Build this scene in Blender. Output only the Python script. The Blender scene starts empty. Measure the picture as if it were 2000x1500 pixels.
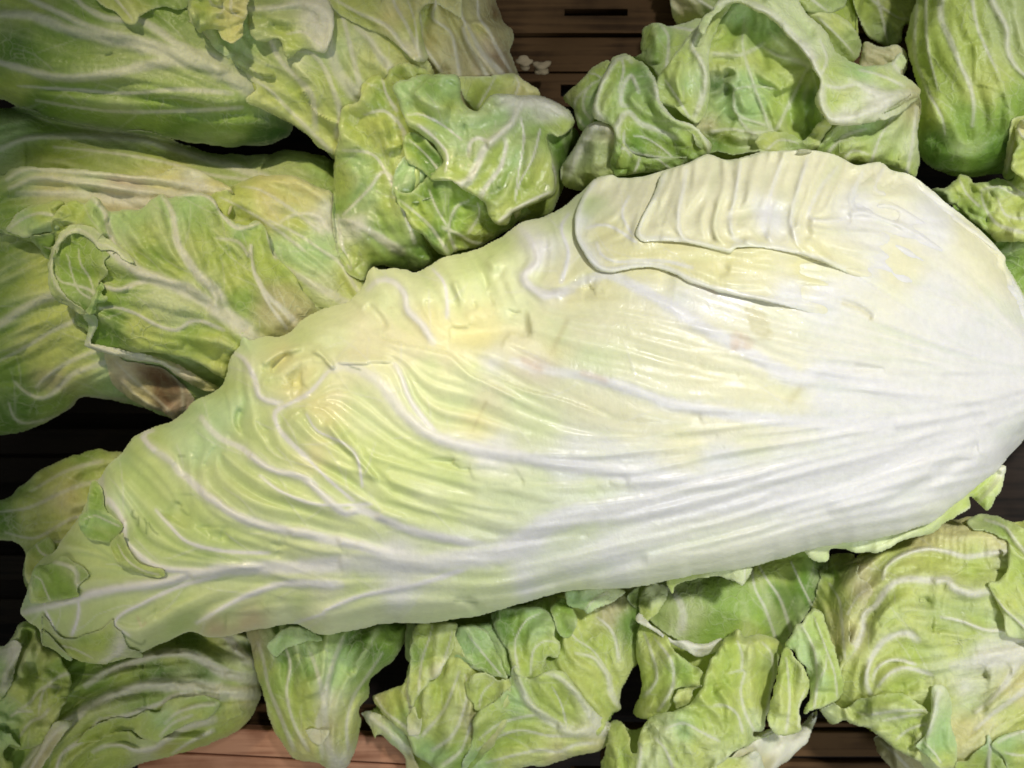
import bpy, math, random
import numpy as np

# ------------------------------------------------------------------ camera, world, lamps
U = 0.00025                      # one layout unit in metres (the frame is 2000 units = 0.5 m wide at z = 0)
CAMH = 1700.0                    # camera height in layout units
sc = bpy.context.scene
cam_d = bpy.data.cameras.new('camera')
cam = bpy.data.objects.new('camera', cam_d)
sc.collection.objects.link(cam)
sc.camera = cam
cam.location = (0, 0, CAMH * U)
cam_d.sensor_fit = 'HORIZONTAL'
cam_d.sensor_width = 36
cam_d.lens = 36 * CAMH / 2000.0
cam_d.clip_start = 0.01
cam_d.clip_end = 20
cam_d.dof.use_dof = True
cam_d.dof.focus_distance = (CAMH - 60) * U
cam_d.dof.aperture_fstop = 9.0

world = bpy.data.worlds.new('World')
sc.world = world
world.use_nodes = True
bg = world.node_tree.nodes['Background']
bg.inputs[0].default_value = (0.90, 0.97, 0.94, 1)
bg.inputs[1].default_value = 0.19

sc.view_settings.view_transform = 'Standard'
sc.view_settings.look = 'None'
sc.view_settings.gamma = 1
sc.view_settings.exposure = 0.0
sc.cycles.use_denoising = True
sc.cycles.max_bounces = 7
sc.cycles.transmission_bounces = 4


def aim(o, tgt):
    import mathutils
    d = mathutils.Vector(tgt) - o.location
    o.rotation_euler = d.to_track_quat('-Z', 'Y').to_euler()


def area(name, loc, tgt, size, power, col):
    l = bpy.data.lights.new(name, 'AREA')
    l.shape = 'DISK'
    l.size = size
    l.energy = power
    l.color = col
    o = bpy.data.objects.new(name, l)
    sc.collection.objects.link(o)
    o.location = loc
    aim(o, tgt)
    return o


def spot(name, loc, tgt, angle, blend, radius, power, col):
    l = bpy.data.lights.new(name, 'SPOT')
    l.spot_size = math.radians(angle)
    l.spot_blend = blend
    l.shadow_soft_size = radius
    l.energy = power
    l.color = col
    o = bpy.data.objects.new(name, l)
    sc.collection.objects.link(o)
    o.location = loc
    aim(o, tgt)
    return o


# ceiling spotlights of the shop: a white one over the right half, a warm one from the upper left; the other two are added fills
spot('ceiling_spot_white', (0.42, 0.64, 1.32), (0.20, -0.03, 0.0), 28, 1.0, 0.06, 82.0, (1.0, 0.98, 0.955))
spot('warm_spot', (-0.35, 0.90, 1.15), (-0.125, 0.045, 0.0), 11.5, 0.3, 0.03, 58.0, (1.0, 0.88, 0.62))
spot('added_fill_spot', (0.50, -0.85, 1.15), (0.14, -0.06, 0.0), 30, 1.0, 0.25, 46.0, (0.90, 0.95, 1.0))  # added cool fill that brightens the pale head and the lower right

spot('warm_spot', (-0.60, -0.50, 1.15), (-0.20, -0.17, 0.0), 11, 0.6, 0.04, 13.0, (1.0, 0.88, 0.74))  # extra warm spot added to brighten the bottom left head

# ------------------------------------------------------------------ layout helpers
ORG = {'S': (0, 0, 1.0), 'A': (0, 0, .35), 'B': (600, 0, .35), 'C': (1300, 0, .35), 'D': (0, 480, .35),
       'E': (600, 480, .35), 'F': (1300, 480, .35), 'G': (0, 975, .35), 'H': (600, 975, .35),
       'I': (1300, 975, .35), 'J': (200, 600, .35), 'K': (900, 250, .35), 'L': (1000, 0, .25),
       'M': (0, 800, .25), 'N': (0, 1125, .25), 'O': (1500, 1125, .25)}
PAL = {'W': (.80, .775, .65), 'C': (.80, .76, .52), 'P': (.66, .73, .38), 'Y': (.60, .66, .18), 'L': (.50, .60, .13),
       'G': (.31, .46, .08), 'D': (.15, .28, .04), 'A': (.47, .65, .27), 'B': (.16, .075, .03), 'T': (.55, .50, .26),
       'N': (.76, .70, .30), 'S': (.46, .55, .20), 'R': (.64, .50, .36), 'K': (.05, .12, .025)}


def pts_of(tokens):
    o = ORG['S']
    out = []
    for t in tokens:
        if len(t) == 1 and t.isalpha():
            o = ORG[t]
            continue
        q = t.split(',')
        x, y = float(q[0]) * o[2] + o[0], float(q[1]) * o[2] + o[1]
        out.append((x, y) + tuple(q[2:]))
    return out


def spline(p, closed, step=4.0):
    p = np.array([(a[0], a[1]) for a in p], float)
    n = len(p)
    out = []
    rng = range(n) if closed else range(n - 1)
    for i in rng:
        if closed:
            a, b, c, d = p[(i - 1) % n], p[i], p[(i + 1) % n], p[(i + 2) % n]
        else:
            a, b, c, d = p[max(i - 1, 0)], p[i], p[i + 1], p[min(i + 2, n - 1)]
        L = np.hypot(*(c - b))
        # centripetal-ish: limit the tangents so dense corners do not loop
        t1 = (c - a) * 0.5
        t2 = (d - b) * 0.5
        m = max(L, 1e-6)
        for t in (t1, t2):
            k = np.hypot(*t)
            if k > m * 1.1:
                t *= m * 1.1 / k
        k = max(1, int(L / step))
        s = np.arange(k) / k
        s = s[:, None]
        h = (2 * s**3 - 3 * s**2 + 1) * b + (s**3 - 2 * s**2 + s) * t1 + (-2 * s**3 + 3 * s**2) * c + (s**3 - s**2) * t2
        out.append(h)
    if not closed:
        out.append(p[-1:])
    return np.concatenate(out)


def vnoise(X, Y, scale, rs, octaves=3):
    """smooth value noise at the points X, Y (layout units)"""
    tot = np.zeros_like(X)
    amp, norm = 1.0, 0.0
    for k in range(octaves):
        s = scale / 2**k
        g = rs.rand(64, 64) * 2 - 1
        ox, oy = rs.rand(2) * 64
        fx, fy = X / s + ox, Y / s + oy
        ix, iy = np.floor(fx).astype(int), np.floor(fy).astype(int)
        tx, ty = fx - ix, fy - iy
        tx = tx * tx * (3 - 2 * tx)
        ty = ty * ty * (3 - 2 * ty)
        a, b = g[iy % 64, ix % 64], g[iy % 64, (ix + 1) % 64]
        c, d = g[(iy + 1) % 64, ix % 64], g[(iy + 1) % 64, (ix + 1) % 64]
        tot += amp * ((a * (1 - tx) + b * tx) * (1 - ty) + (c * (1 - tx) + d * tx) * ty)
        norm += amp
        amp *= 0.5
    return tot / norm


def blur(a, r):
    r = int(r)
    if r < 1:
        return a
    for ax in (0, 1):
        for _ in range(2):
            pad = [(0, 0), (0, 0)]
            pad[ax] = (r + 1, r)
            c = np.cumsum(np.pad(a, pad, 'edge'), axis=ax)
            n = a.shape[ax]
            if ax == 0:
                a = (c[2 * r + 1:2 * r + 1 + n] - c[:n]) / (2 * r + 1)
            else:
                a = (c[:, 2 * r + 1:2 * r + 1 + n] - c[:, :n]) / (2 * r + 1)
    return a


def bil(a, fx, fy):
    h, w = a.shape
    fx = np.clip(fx, 0, w - 1.001)
    fy = np.clip(fy, 0, h - 1.001)
    ix, iy = fx.astype(int), fy.astype(int)
    tx, ty = fx - ix, fy - iy
    return (a[iy, ix] * (1 - tx) + a[iy, ix + 1] * tx) * (1 - ty) + (a[iy + 1, ix] * (1 - tx) + a[iy + 1, ix + 1] * tx) * ty


# height of everything laid down so far, so that each new leaf rests on what is under it
ZO = (-520, -420)
ZS = 4
ZB = np.full((2340 // ZS, 3040 // ZS), -420.0)


def to_world(x, y, z):
    k = (1 - z / CAMH) * U
    return np.stack([(x - 1000) * k, (750 - y) * k, z * U], -1)


def project_poly(X, Y, poly, reach):
    """distance and nearest point on a closed polyline for points near it; far points get the reach"""
    a = poly
    b = np.roll(poly, -1, 0)
    D = np.full(X.shape, 1e9)
    NX = X.copy()
    NY = Y.copy()
    x0, y0 = X[0, 0], Y[0, 0]
    s = X[0, 1] - X[0, 0]
    H, Wd = X.shape
    for (ax, ay), (bx, by) in zip(a, b):
        i0 = max(int((min(ax, bx) - reach - x0) / s), 0)
        i1 = min(int((max(ax, bx) + reach - x0) / s) + 2, Wd)
        j0 = max(int((min(ay, by) - reach - y0) / s), 0)
        j1 = min(int((max(ay, by) + reach - y0) / s) + 2, H)
        if i0 >= i1 or j0 >= j1:
            continue
        xs, ys = X[j0:j1, i0:i1], Y[j0:j1, i0:i1]
        dx, dy = bx - ax, by - ay
        L = dx * dx + dy * dy + 1e-9
        t = np.clip(((xs - ax) * dx + (ys - ay) * dy) / L, 0, 1)
        px, py = ax + t * dx, ay + t * dy
        d = np.hypot(xs - px, ys - py)
        m = d < D[j0:j1, i0:i1]
        D[j0:j1, i0:i1][m] = d[m]
        NX[j0:j1, i0:i1][m] = px[m]
        NY[j0:j1, i0:i1][m] = py[m]
    return np.minimum(D, reach), NX, NY


def inside(X, Y, poly):
    r = np.zeros(X.shape, bool)
    ys = Y[:, 0]
    xs = X[0]
    a = poly
    b = np.roll(poly, -1, 0)
    for j, y in enumerate(ys):
        c = (a[:, 1] <= y) != (b[:, 1] <= y)
        if not c.any():
            continue
        xa = a[c, 0] + (y - a[c, 1]) * (b[c, 0] - a[c, 0]) / (b[c, 1] - a[c, 1])
        r[j] = (xs[:, None] > xa[None, :]).sum(1) % 2 == 1
    return r


def line_field(X, Y, P, reach):
    """distance, arc parameter 0..1, side and tangent index for an open polyline"""
    x0, y0, s = X[0, 0], Y[0, 0], X[0, 1] - X[0, 0]
    H, W = X.shape
    i0 = max(int((P[:, 0].min() - reach - x0) / s), 0)
    i1 = min(int((P[:, 0].max() + reach - x0) / s) + 2, W)
    j0 = max(int((P[:, 1].min() - reach - y0) / s), 0)
    j1 = min(int((P[:, 1].max() + reach - y0) / s) + 2, H)
    if i0 >= i1 or j0 >= j1:
        return None
    xs, ys = X[j0:j1, i0:i1], Y[j0:j1, i0:i1]
    D = np.full(xs.shape, 1e9)
    T = np.zeros(xs.shape)
    SD = np.ones(xs.shape)
    n = len(P) - 1
    bx0, by0 = xs[0, 0], ys[0, 0]
    for k in range(n):
        ax, ay = P[k]
        bx, by = P[k + 1]
        u0 = max(int((min(ax, bx) - reach - bx0) / s), 0)
        u1 = int((max(ax, bx) + reach - bx0) / s) + 2
        v0 = max(int((min(ay, by) - reach - by0) / s), 0)
        v1 = int((max(ay, by) + reach - by0) / s) + 2
        sl = (slice(v0, v1), slice(u0, u1))
        x, y = xs[sl], ys[sl]
        if x.size == 0:
            continue
        dx, dy = bx - ax, by - ay
        L = dx * dx + dy * dy + 1e-9
        t = np.clip(((x - ax) * dx + (y - ay) * dy) / L, 0, 1)
        d = np.hypot(x - ax - t * dx, y - ay - t * dy)
        m = d < D[sl]
        D[sl][m] = d[m]
        T[sl][m] = ((k + t) / n)[m]
        SD[sl][m] = np.sign(dx * (y - ay) - dy * (x - ax))[m]
    return (slice(j0, j1), slice(i0, i1)), D, T, SD


COL = sc.collection
HEADS = {}


def thing(name, label, cat, x, y, z, group=None):
    o = bpy.data.objects.new(name, None)
    COL.objects.link(o)
    o.location = to_world(np.float64(x), np.float64(y), np.float64(z))
    o.empty_display_size = 0.02
    o['label'] = label
    o['category'] = cat
    if group:
        o['group'] = group
    return o


def make_mesh(name, V, F4, F3, attrs, mat, parent):
    off = np.array(parent.location) if parent else np.zeros(3)
    V = V - off
    me = bpy.data.meshes.new(name)
    me.vertices.add(len(V))
    me.vertices.foreach_set('co', V.astype(np.float32).ravel())
    n4, n3 = len(F4), len(F3)
    me.loops.add(n4 * 4 + n3 * 3)
    me.polygons.add(n4 + n3)
    idx = np.concatenate([np.asarray(F4).ravel(), np.asarray(F3).ravel()]).astype(np.int32)
    me.loops.foreach_set('vertex_index', idx)
    st = np.concatenate([np.arange(n4) * 4, n4 * 4 + np.arange(n3) * 3]).astype(np.int32)
    me.polygons.foreach_set('loop_start', st)
    me.polygons.foreach_set('use_smooth', np.ones(n4 + n3, bool))
    me.update(calc_edges=True)
    me.validate()
    for k, a in attrs.items():
        if a.ndim == 2:
            at = me.attributes.new(k, 'FLOAT_COLOR', 'POINT')
            c = np.ones((len(V), 4), np.float32)
            c[:, :3] = a
            at.data.foreach_set('color', c.ravel())
        else:
            at = me.attributes.new(k, 'FLOAT', 'POINT')
            at.data.foreach_set('value', a.astype(np.float32))
    me.materials.append(mat)
    o = bpy.data.objects.new(name, me)
    COL.objects.link(o)
    if parent:
        o.parent = parent
    return o


SEED = [11]
CUR = [None, 0]
ZA = ZB.copy()                   # true height of the hearts, which sink below the leaves that wrap them
OB = np.zeros(ZB.shape)        # which head's solid heart is uppermost
VH, FH = 1.25, 1.7      # how far ribs stand proud and folds sink


def leaf(head, spec, z=0., h=0., pw=.5, er=14., eh=8., drape=0., gap=4., zmin=-400., lic=(3., 9., 70.), noise=(7., 110.), crease=3.5,
         ruf=(2.5, 26.), frill=(6., 34.), tilt=(0., 0.), quilt=0., br=None, step=3., name='leaf', mat=None, net=.7, closed=False,
         under=0.6, ribc=.66, sharp=1.8, tone=.85, vh=1., halo=.15, relief=None, merge=None, pal=None, label=None, smooth_below=10, hazy=.1):
    SEED[0] += 1
    if closed:
        lic, crease, noise, frill, quilt, br = (.4, lic[1], lic[2]), 0., (1.5, 120.), (0., 40.), 0., None
        if head is not CUR[0]:
            CUR[0] = head
            CUR[1] += 1
    if drape and er <= 26:
        er, eh = er * .45, eh * .5
    rs = np.random.RandomState(SEED[0])
    feats = []
    outline = None
    cps = []
    bumps = []
    marks = []
    for ln in spec.strip().splitlines():
        t = ln.split()
        if not t:
            continue
        k = t[0]
        if k == 'o':
            outline = pts_of(t[1:])
        elif k == 'c':
            cps += pts_of(t[1:])
        elif k == 'b':
            bumps += pts_of(t[1:])
        elif k in 'v':
            feats.append(('v', spline(pts_of(t[4:]), False, 6), float(t[1]) * .8, float(t[2]) * .8, float(t[3]) * VH, 1.0))
        elif k == 'f':
            feats.append(('f', spline(pts_of(t[3:]), False, 6), float(t[1]), float(t[1]) * .6, float(t[2]) * FH, 0.))
        elif k == 's':
            feats.append(('s', spline(pts_of(t[3:]), False, 6), float(t[1]), float(t[1]), float(t[2]) * 1.5, 0.))
        elif k == 'd':
            feats.append(('d', spline(pts_of(t[1:]), False, 8), 1, 1, 0, 0.))
        elif k == 'p':
            marks.append(('p', spline(pts_of(t[3:]), True, 4), t[1], float(t[2]), 3.))
        elif k == 'k':
            marks.append(('k', spline(pts_of(t[4:]), False, 4), t[1], float(t[2]), float(t[3])))
        elif k == 'x':
            # a fan of fine ribs and grooves between two border lines:  x count width height pts / pts
            q = ' '.join(t[4:]).split('/')
            a_, b_ = [np.array(pts_of(w_.split())) .astype(float) for w_ in q]
            n_ = int(t[1])
            for i_ in range(n_):
                u_ = (i_ + .5 + rs.uniform(-.3, .3)) / n_
                i0_ = rs.randint(0, 2)
                pp = (a_ * (1 - u_) + b_ * u_)[i0_:len(a_) - rs.randint(0, 3)]
                pp = pp + rs.uniform(-3, 3, pp.shape)
                sg = 1 if i_ % 2 else -1
                feats.append(('f', spline([tuple(v_) for v_ in pp], False, 8), float(t[2]) * rs.uniform(.7, 1.4), float(t[2]) * .7, float(t[3]) * sg * rs.uniform(.5, 1.3), 0.))
    poly = spline(outline, True, 4)
    if closed:
        # the heart stays a little inside the leaves that wrap it
        tn = np.roll(poly, -2, 0) - np.roll(poly, 2, 0)
        tn /= np.hypot(tn[:, 0], tn[:, 1])[:, None] + 1e-9
        a2 = np.sum(poly[:, 0] * np.roll(poly[:, 1], -1) - np.roll(poly[:, 0], -1) * poly[:, 1])
        nn = np.stack([-tn[:, 1], tn[:, 0]], -1) * np.sign(a2)
        poly = poly + nn * 9.
    # ragged rim
    if ruf[0] > 0:
        tn = np.roll(poly, -1, 0) - np.roll(poly, 1, 0)
        tn /= np.hypot(tn[:, 0], tn[:, 1])[:, None] + 1e-9
        nz = vnoise(poly[:, 0][None], poly[:, 1][None], ruf[1], rs, 3)[0] * ruf[0] * 1.6
        poly = poly + np.stack([tn[:, 1], -tn[:, 0]], -1) * nz[:, None]
    # side veins that leave each traced vein
    if br:
        sp, ln_, w_, h_ = br
        extra = []
        for ty, P, w0, w1, hh, rc in feats:
            if ty not in 'v' or len(P) < 8:
                continue
            sl = np.hypot(*np.diff(P, axis=0).T)
            tot = sl.sum()
            acc, side = sp * rs.rand(), 1
            while acc < tot - 10:
                i = min(np.searchsorted(np.cumsum(sl), acc), len(P) - 2)
                tg = P[i + 1] - P[i]
                a = math.atan2(tg[1], tg[0]) + side * math.radians(rs.uniform(28, 50))
                q = [P[i]]
                L = ln_ * rs.uniform(.7, 1.6)
                a0 = a
                for s_ in range(int(L / 8)):
                    a += rs.uniform(-.10, .10) - side * .03
                    q.append(q[-1] + 8 * np.array([math.cos(a), math.sin(a)]))
                    if rs.rand() < .03 and s_ > 4:
                        b = a + rs.choice([-1, 1]) * rs.uniform(.5, .9)
                        q2 = [q[-1]]
                        for _ in range(int(L / 20)):
                            b += rs.uniform(-.2, .2)
                            q2.append(q2[-1] + 8 * np.array([math.cos(b), math.sin(b)]))
                        if len(q2) > 2:
                            extra.append(('w', np.array(q2), w_ * .5, w_ * .3, h_ * .5, .3))
                if len(q) > 3:
                    extra.append(('w', np.array(q), w_ * .8, w_ * .4, h_ * .8, .34))
                side = -side
                acc += sp * rs.uniform(.8, 2.2)
        feats += extra
    x0, y0 = poly.min(0) - 2 * step
    x1, y1 = poly.max(0) + 2 * step
    X, Y = np.meshgrid(np.arange(x0, x1 + step, step), np.arange(y0, y1 + step, step))
    ins = inside(X, Y, poly)
    reach = max(60., er * 1.2)
    D, NX, NY = project_poly(X, Y, poly, reach)
    S = np.where(ins, D, -D)
    Hh, Ww = X.shape
    # ---- base height
    c = max(1, int(max(Hh, Ww) / 90))
    m = ins[::c, ::c].astype(float)
    infl = np.zeros(X.shape)
    if h != 0:
        mp = np.pad(m, 1)
        u = np.zeros_like(mp)
        for _ in range(500):
            u[1:-1, 1:-1] = .25 * (u[:-2, 1:-1] + u[2:, 1:-1] + u[1:-1, :-2] + u[1:-1, 2:] + 1.) * m
        u = np.maximum(blur(u, 1)[1:-1, 1:-1], 0)
        u /= u.max() + 1e-9
        u = u ** pw
        gx, gy = (X - x0) / step / c, (Y - y0) / step / c
        infl = blur(bil(np.pad(u, ((0, 1), (0, 1)), 'edge'), gx, gy), c)
    e = np.clip(np.maximum(S, 0) / er, 0, 1)
    e = np.sqrt(np.maximum(0, 1 - (1 - e)**2))
    below = bil(ZB, (X - ZO[0]) / ZS, (Y - ZO[1]) / ZS)
    cx, cy = X[ins].mean(), Y[ins].mean()
    base = np.full(X.shape, float(z))
    if drape:
        bb = np.maximum(below, zmin)
        kr = smooth_below * 4 / step
        owned = bil((OB == CUR[1]).astype(float), (X - ZO[0]) / ZS, (Y - ZO[1]) / ZS) if head is CUR[0] else 0. * X
        wi = ins * (.02 + owned) + 1e-6 if owned[ins].mean() > .5 else ins + .02
        # near the rim of a heart follow it closely, inside smooth it
        b1 = blur(bb * wi, kr) / blur(wi, kr)
        b2 = blur(bb * wi, 6) / blur(wi, 6)
        f_ = np.clip(D / 50., 0, 1) if owned[ins].mean() > .5 else 1.
        base = drape * (b1 * f_ + b2 * (1 - f_) + gap + z) + (1 - drape) * base
    if merge:
        mt = np.clip((X - merge[0]) / (merge[1] - merge[0]), 0, 1)
        base = base - (gap + 14.) * mt
    Z = base + tilt[0] * (X - cx) + tilt[1] * (Y - cy) + h * infl * (e * .5 + .5)
    # ---- flow of the veins
    fs = []
    for ty, P, w0, w1, hh, rc in feats:
        if ty == 'w':
            continue
        t = np.diff(P, axis=0)
        n = np.hypot(t[:, 0], t[:, 1]) + 1e-9
        mid = (P[:-1] + P[1:]) * .5
        a = np.arctan2(t[:, 1], t[:, 0])
        fs.append(np.stack([mid[:, 0], mid[:, 1], np.cos(2 * a) * n, np.sin(2 * a) * n], -1)[::2])
    fc = max(1, int(20 / step))
    if fs:
        fs = np.concatenate(fs)
        xs, ys = X[::fc, ::fc], Y[::fc, ::fc]
        w = 1. / ((xs[..., None] - fs[:, 0])**2 + (ys[..., None] - fs[:, 1])**2 + 120.)**1.4
        A2 = np.arctan2((w * fs[:, 3]).sum(-1), (w * fs[:, 2]).sum(-1))
        C2 = np.pad(np.cos(A2), ((0, 1), (0, 1)), 'edge')
        S2 = np.pad(np.sin(A2), ((0, 1), (0, 1)), 'edge')
        gx, gy = (X - x0) / step / fc, (Y - y0) / step / fc
        ang = .5 * np.arctan2(bil(S2, gx, gy), bil(C2, gx, gy))
    else:
        ang = np.full(X.shape, rs.uniform(0, 3.14))
    ang = ang + .35 * vnoise(X, Y, 160, rs, 2)
    cu, su = np.cos(ang), np.sin(ang)

    def streak(cw, length):
        src = rs.randn(Hh, Ww)
        src = blur(src, max(1, cw / step / 2)) if cw / step >= 1.6 else src
        acc = src.copy()
        IX, IY = np.meshgrid(np.arange(Ww), np.arange(Hh))
        IX = IX.astype(float)
        IY = IY.astype(float)
        st = max(1.0, cw / step * .6)
        n = int(length / (st * step) / 2)
        wsum = 1.
        for sgn in (1, -1):
            px, py = IX.copy(), IY.copy()
            pc, ps = cu * sgn, su * sgn
            for k in range(n):
                px += pc * st
                py += ps * st
                qx = np.clip(np.rint(px), 0, Ww - 1).astype(int)
                qy = np.clip(np.rint(py), 0, Hh - 1).astype(int)
                nc, ns = cu[qy, qx], su[qy, qx]
                f = np.sign(nc * pc + ns * ps)
                f[f == 0] = 1
                pc, ps = nc * f, ns * f
                w = .5 + .5 * math.cos(math.pi * (k + 1) / (n + 1))
                acc += w * bil(src, px, py)
                if sgn == 1:
                    wsum += 2 * w
        acc -= acc[ins].mean()
        acc /= acc[ins].std() + 1e-9
        return np.clip(acc, -2.5, 2.5)

    rib = np.zeros(X.shape)
    det = np.zeros(X.shape)
    near = np.full(X.shape, 60.)
    for ty, P, w0, w1, hh, rc in feats:
        if ty == 'd':
            continue
        R = max(w0, w1) * 3.2 + 4
        if ty in 'vw':
            R = max(R, 34)
        r = line_field(X, Y, P, R)
        if r is None:
            continue
        sl, Dd, T, SD = r
        if ty in 'vw':
            near[sl] = np.minimum(near[sl], Dd)
        W_ = w0 + (w1 - w0) * T
        if ty == 's':
            g = np.where(SD < 0, np.exp(-np.minimum(Dd, 1e3) / W_), np.clip(1 - Dd / (step * 1.3), 0, 1) * 0)
            g = g * np.clip(np.minimum(T, 1 - T) * 7, 0, 1)
            det[sl] += hh * g
            continue
        wob = 1 + .25 * vnoise(X[sl], Y[sl], 18, rs, 2) if ty != 'f' else 1.
        q = np.minimum(Dd, 1e3) / (W_ * wob)
        g = np.exp(-q**2 * .9)
        tap = np.clip(T * 12, 0, 1) * np.clip((1 - T) * 5, 0, 1)
        if ty != 'f':
            tap = .35 + .65 * tap
            tap = np.where((T <= 0) | (T >= 1), 0.35, tap)
            hh = hh * vh if ty == 'v' else hh
            det[sl] = np.where(hh * g * tap > 0, np.maximum(det[sl], hh * g * tap) * .75 + .25 * (det[sl] + hh * g * tap), det[sl] + hh * g * tap)
            rib[sl] = np.maximum(rib[sl], rc * ((1 - halo) * np.exp(-(q * 1.05)**4) + halo * np.exp(-(q * .5)**2)) * (.45 + .55 * tap))
        else:
            det[sl] += hh * g * tap
    for b in bumps:
        r_, h_ = float(b[2]), float(b[3])
        det += h_ * np.exp(-((X - b[0])**2 + (Y - b[1])**2) / r_**2)
    l1 = streak(lic[1], lic[2])
    l2 = streak(lic[1] * 2.6, lic[2] * 1.7)
    n1 = vnoise(X, Y, noise[1], rs, 3)
    det += lic[0] * (.6 * l1 + 1.5 * l2) * (1 - .5 * rib)
    if crease:
        l3 = streak(lic[1] * 2.2, lic[2] * .8)
        calm = .35 + .65 * np.clip(.5 + vnoise(X, Y, 120, rs, 2), 0, 1)
        det += crease * calm * (1.7 * np.abs(l3)**.75 - 1.2)
    det += noise[0] * n1 * 2
    if quilt:
        vb = np.abs(vnoise(X, Y, 42, rs, 2))
        pil = np.clip(near / 26., 0, 1)
        det += quilt * ((1 - (1 - pil)**2) + 1.6 * np.sqrt(vb) - 1.0)
    if frill[0]:
        fr = vnoise(NX, NY, frill[1], rs, 2) * 2
        det += frill[0] * fr * np.exp(-np.maximum(S, 0) / (frill[1] * .7))
    if relief:
        det = det * (relief[1] + (relief[3] - relief[1]) * np.clip((X - relief[0]) / (relief[2] - relief[0]), 0, 1))
    det = np.where(det < 0, -32. * (1 - np.exp(np.minimum(det, 0) / 32.)), det)
    Z = Z + det
    Z = Z + eh * (e - 1) * ((1 - mt) if merge else 1.)
    if step <= 4.5:
        Z = blur(Z, 1) * .5 + Z * .5
    lim = below.copy()
    for ax in (0, 1):
        for s_ in (1, -1):
            lim = np.maximum(lim, np.roll(lim, s_, ax))
    own = bil((OB == CUR[1]).astype(float), (X - ZO[0]) / ZS, (Y - ZO[1]) / ZS) if (CUR[1] and head is CUR[0] and not closed) else 0.
    lim = blur(lim, 2) + 2.5
    if np.ndim(own):
        act = bil(ZA, (X - ZO[0]) / ZS, (Y - ZO[1]) / ZS)
        for _ in range(3):
            for ax in (0, 1):
                act = np.maximum(act, np.maximum(np.roll(act, 1, ax), np.roll(act, -1, ax)))
        act = blur(act, 2) + 5.
        own = np.minimum(blur(own, 3) * 1.0, 1.)
        lim = np.where(own > .02, np.minimum(lim, np.maximum(act, lim * (1 - own) + act * own)), lim)
    if merge:
        lim = lim - 24. * mt
    k_ = 5.
    Z = np.where(Z > lim + 4 * k_, Z, np.where(Z < lim - 4 * k_, lim, lim + k_ * np.log1p(np.exp(np.clip((Z - lim) / k_, -20, 20)))))
    Ztop = Z
    if closed:
        Z = Z - 50. * e - 16.
    # ---- pigment
    if cps:
        xs, ys = X[::fc, ::fc], Y[::fc, ::fc]
        PL = dict(PAL, **(pal or {}))
        ca = np.array([PL[q[2]] for q in cps])
        d2 = (xs[..., None] - np.array([q[0] for q in cps]))**2 + (ys[..., None] - np.array([q[1] for q in cps]))**2
        w = 1. / (d2 + 200.)**sharp
        w /= w.sum(-1, keepdims=True)
        pc_ = w @ ca
        gx, gy = (X - x0) / step / fc, (Y - y0) / step / fc
        jx = 14 * vnoise(X, Y, 60, rs, 2) / step / fc
        jy = 14 * vnoise(X, Y, 60, rs, 2) / step / fc
        pig = np.stack([bil(np.pad(pc_[..., i], ((0, 1), (0, 1)), 'edge'), gx + jx, gy + jy) for i in range(3)], -1)
    else:
        pig = np.zeros(X.shape + (3,)) + np.array(PAL['L'])
    # pigment is thinner along the streaks and patches
    tv = tone * np.clip(.07 * l1 + .10 * l2 + .26 * vnoise(X, Y, 70, rs, 3), -.4, .4)[..., None]
    pale = np.array([.78, .80, .50])
    deep = pig * np.array([.72, .84, .62])
    pig = np.where(tv > 0, pig + (pale - pig) * tv * 1.1, pig + (deep - pig) * (-tv) * 1.6)
    rc_ = (rib * ribc)[..., None]
    pig = pig * (1 - rc_) + np.array((pal or PAL).get('W', PAL['W'])) * rc_
    for mk, P, key, al, mw in marks:
        if mk == 'p':
            dd = project_poly(X, Y, P, 24.)[0]
            sd = np.where(inside(X, Y, P), dd, -dd) + 7 * vnoise(X, Y, 14, rs, 3)
            a_ = al * np.clip(.5 + sd / 8., 0, 1) * (.75 + .35 * vnoise(X, Y, 9, rs, 2))
        else:
            r = line_field(X, Y, P, mw * 3 + 4)
            if r is None:
                continue
            a_ = np.zeros(X.shape)
            a_[r[0]] = al * np.exp(-(np.minimum(r[1], 1e3) / mw)**2)
        a_ = np.clip(a_, 0, 1)[..., None]
        pig = pig * (1 - a_) + np.array(PAL[key]) * a_
    if not closed:
        rim_ = (.38 * np.exp(-np.maximum(S, 0) / 4.5) * (.6 + .8 * np.clip(.5 + vnoise(X, Y, 50, rs, 1), 0, 1)))[..., None]
        pig = pig + (np.array([.74, .78, .52]) - pig) * rim_
    pig = np.clip(pig, .01, .84)
    # ---- mesh
    keep = S > -step * .72
    VX = np.where(S < 0, NX, X)
    VY = np.where(S < 0, NY, Y)
    ci = keep[:-1, :-1] & keep[1:, :-1] & keep[:-1, 1:] & keep[1:, 1:]
    anyin = ins[:-1, :-1] | ins[1:, :-1] | ins[:-1, 1:] | ins[1:, 1:]
    ci &= anyin
    used = np.zeros(X.shape, bool)
    for a, b in ((0, 0), (0, 1), (1, 0), (1, 1)):
        used[a:Hh - 1 + a, b:Ww - 1 + b] |= ci
    ids = np.full(X.shape, -1)
    ids[used] = np.arange(used.sum())
    j, i = np.nonzero(ci)
    F = np.stack([ids[j, i], ids[j + 1, i], ids[j + 1, i + 1], ids[j, i + 1]], -1)
    vx, vy, vz = VX[used], VY[used], Z[used]
    V = to_world(vx, vy, vz)
    at = {'pig': pig[used], 'rib': rib[used], 'net': np.full(len(vx), net) * (1 - .8 * rib[used])}
    # ---- rolled rim (and a closed underside for solid bodies)
    E = np.concatenate([F[:, [0, 1]], F[:, [1, 2]], F[:, [2, 3]], F[:, [3, 0]]])
    key = np.sort(E, 1)
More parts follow.
